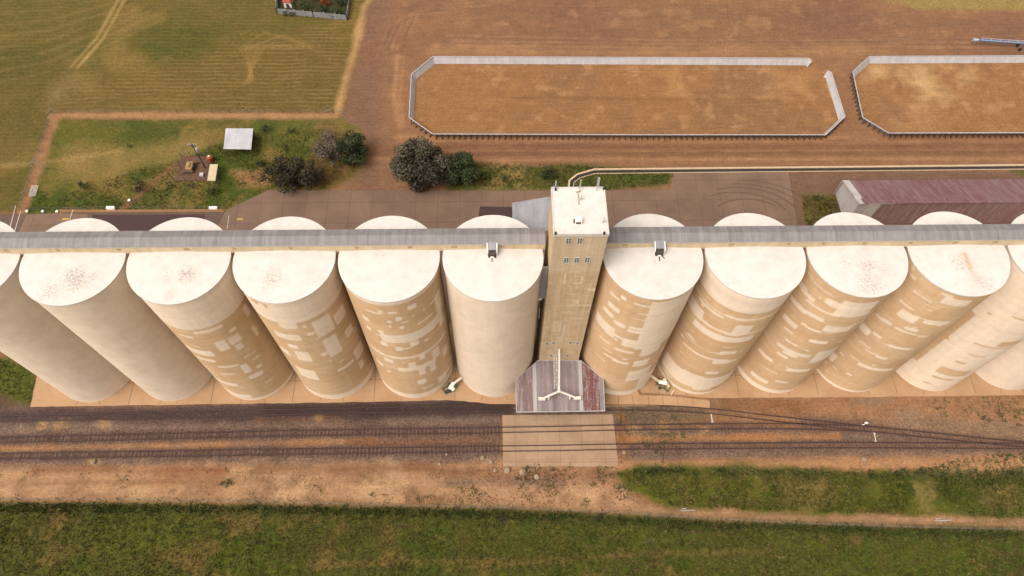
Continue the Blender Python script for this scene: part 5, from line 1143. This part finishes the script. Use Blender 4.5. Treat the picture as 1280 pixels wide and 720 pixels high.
tufts('weeds', M['weed'], [(800, 586), (1300, 588), (1300, 594), (800, 592)], 500, .4, .35, 14, .45, 3, 7, .1, 'bushy green weeds along the upper edge of the grass strip')
for (px, py, rr_, mm, lb) in ((284, 602, 1.6, 'weed', 'grey green weed clump on the sandy strip at the left'), (465, 617, .9, 'leaf_bright', 'bright green weed clump by the meadow fence'), (690, 588, 1.1, 'leaf_green', 'dark green weed clump at the lower edge of the slab'), (660, 585, .9, 'leaf_green', 'flat green weed strip at the slab edge left of the dark clump'), (627, 648, 1.5, 'leaf_dark', 'brown weed heap at the meadow edge below the slab'),
    (1228, 523, .8, 'leaf_green', 'dark weed clump on orange ground, left of two'), (1250, 515, 1.1, 'leaf_green', 'dark weed clump on orange ground, right of two'), (1172, 510, .7, 'leaf_green', 'single weed clump below the second last silo'), (1274, 531, .7, 'leaf_dark', 'brown weed clump at the right edge beside the curved track'), (1092, 596, 1.0, 'leaf_green', 'weed clump in the gap of the grass strip'), (1150, 590, 1.1, 'leaf_green', 'weed clump at the upper edge of the grass strip near the sand'), (750, 645, 1.5, 'leaf_dark', 'dark weed heap at the meadow edge where the pale path begins')):
    tree('weed_clump', lb, 'weed clump', px, py, rr_, rr_ * .7, .8, M[mm], int(px * 3 + py), 140, .12, 8, 'weed clumps beside the railway')
def rock(px, py, s, lb):
    s *= .75
    p = g(px, py); bm = bmesh.new(); bmesh.ops.create_icosphere(bm, subdivisions=2, radius=s)
    rr = random.Random(int(px * 13 + py))
    for v in bm.verts: v.co *= 1 + rr.uniform(-.22, .22); v.co.z *= .6
    me = bpy.data.meshes.new('rock'); bm.to_mesh(me); bm.free(); me.materials.append(M['rock']); o = bpy.data.objects.new('rock', me); COL.objects.link(o); o.location = (p[0], p[1], s * .3); o.rotation_euler = (0, 0, rr.uniform(0, 6)); tag(o, lb, 'rock', 'pale rocks by the slab')
for a in ((603, 573, .55, 'pale rock left of the slab, larger of the upper two'), (614, 578, .45, 'pale rock touching the ballast left of the slab, whitish'), (619, 588, .5, 'pale rock at the lower left corner of the slab'), (634, 588, .75, 'broad tan rock below the left end of the slab'), (653, 590, .8, 'biggest tan rock below the slab'), (671, 596, .6, 'upright whitish rock below the slab'), (780, 566, .45, 'small pale rock right of the slab'), (549, 580, .4, 'small white rock in the ballast left of the slab'), (558, 568, .3, 'tiny white stone between tracks and slab'), (117, 578, .6, 'pale rock heap in the ballast at the far left'), (1080, 575, .7, 'pale broken rock on the sand below the white bar')):
    rock(*a)
tufts('grass', M['straw'], [(-250, 640), (0, 636), (300, 638), (640, 645), (860, 658), (1290, 672), (1500, 674), (1500, 860), (-250, 860)], 7000, .2, .3, 21, .42, 6, 5, .06, 'dry straw tufts dotted through the bottom meadow', (.0, .5))
tufts('grass', M['straw'], [(770, 592), (960, 590), (1290, 596), (1500, 598), (1500, 650), (1290, 646), (840, 630)], 1500, .2, .3, 22, .48, 5, 5, .06, 'dry straw tufts dotted through the grass strip beside the tracks', (.0, .5))
# loose pebbles and clods on the bare strips
def pebbles(pts, n, seed, s, mm, lab):
    r = np.random.default_rng(seed); q_ = P(*pts); xs_ = [a for a, b in q_]; ys_ = [b for a, b in q_]; x = r.uniform(min(xs_), max(xs_), n * 3); y = r.uniform(min(ys_), max(ys_), n * 3)
    k = inside(x, y, q_) & (fbm(x, y, 4, seed, 4) + r.normal(size=len(x)) * .1 > .5); x, y = x[k][:n], y[k][:n]; m = MB()
    for a, b in zip(x, y):
        e = s * r.uniform(.4, 1.3); m.add([(a - e, b, -.05), (a, b - e * .8, -.05), (a + e, b, -.05), (a, b + e * .9, -.05), (a + e * .2 * r.normal(), b, e * .8 - .03)], [(0, 1, 4), (1, 2, 4), (2, 3, 4), (3, 0, 4)])
    o = m.build('pebbles', mm); tag(o, lab, 'pebbles', None, 'stuff')
pebbles([(-100, 515), (620, 505), (620, 580), (-100, 590)], 900, 1, .09, plain('ballast_stone', gc(150, 124, 104), .3, 2), 'loose pale ballast stones along the tracks on the left')
pebbles([(780, 515), (900, 520), (1290, 552), (1290, 600), (780, 585)], 700, 2, .09, bpy.data.materials['ballast_stone'], 'loose stones along the tracks on the right')
pebbles([(-100, 590), (640, 582), (800, 600), (800, 640), (-100, 625)], 1300, 3, .14, plain('earth_clod', gc(150, 104, 70), .3, 2), 'earth clods and stones on the sandy strip')
pebbles([(470, 0), (1280, 10), (1280, 60), (470, 66)], 700, 4, .1, M['straw'], 'straw and spilled grain scattered over the far yard')
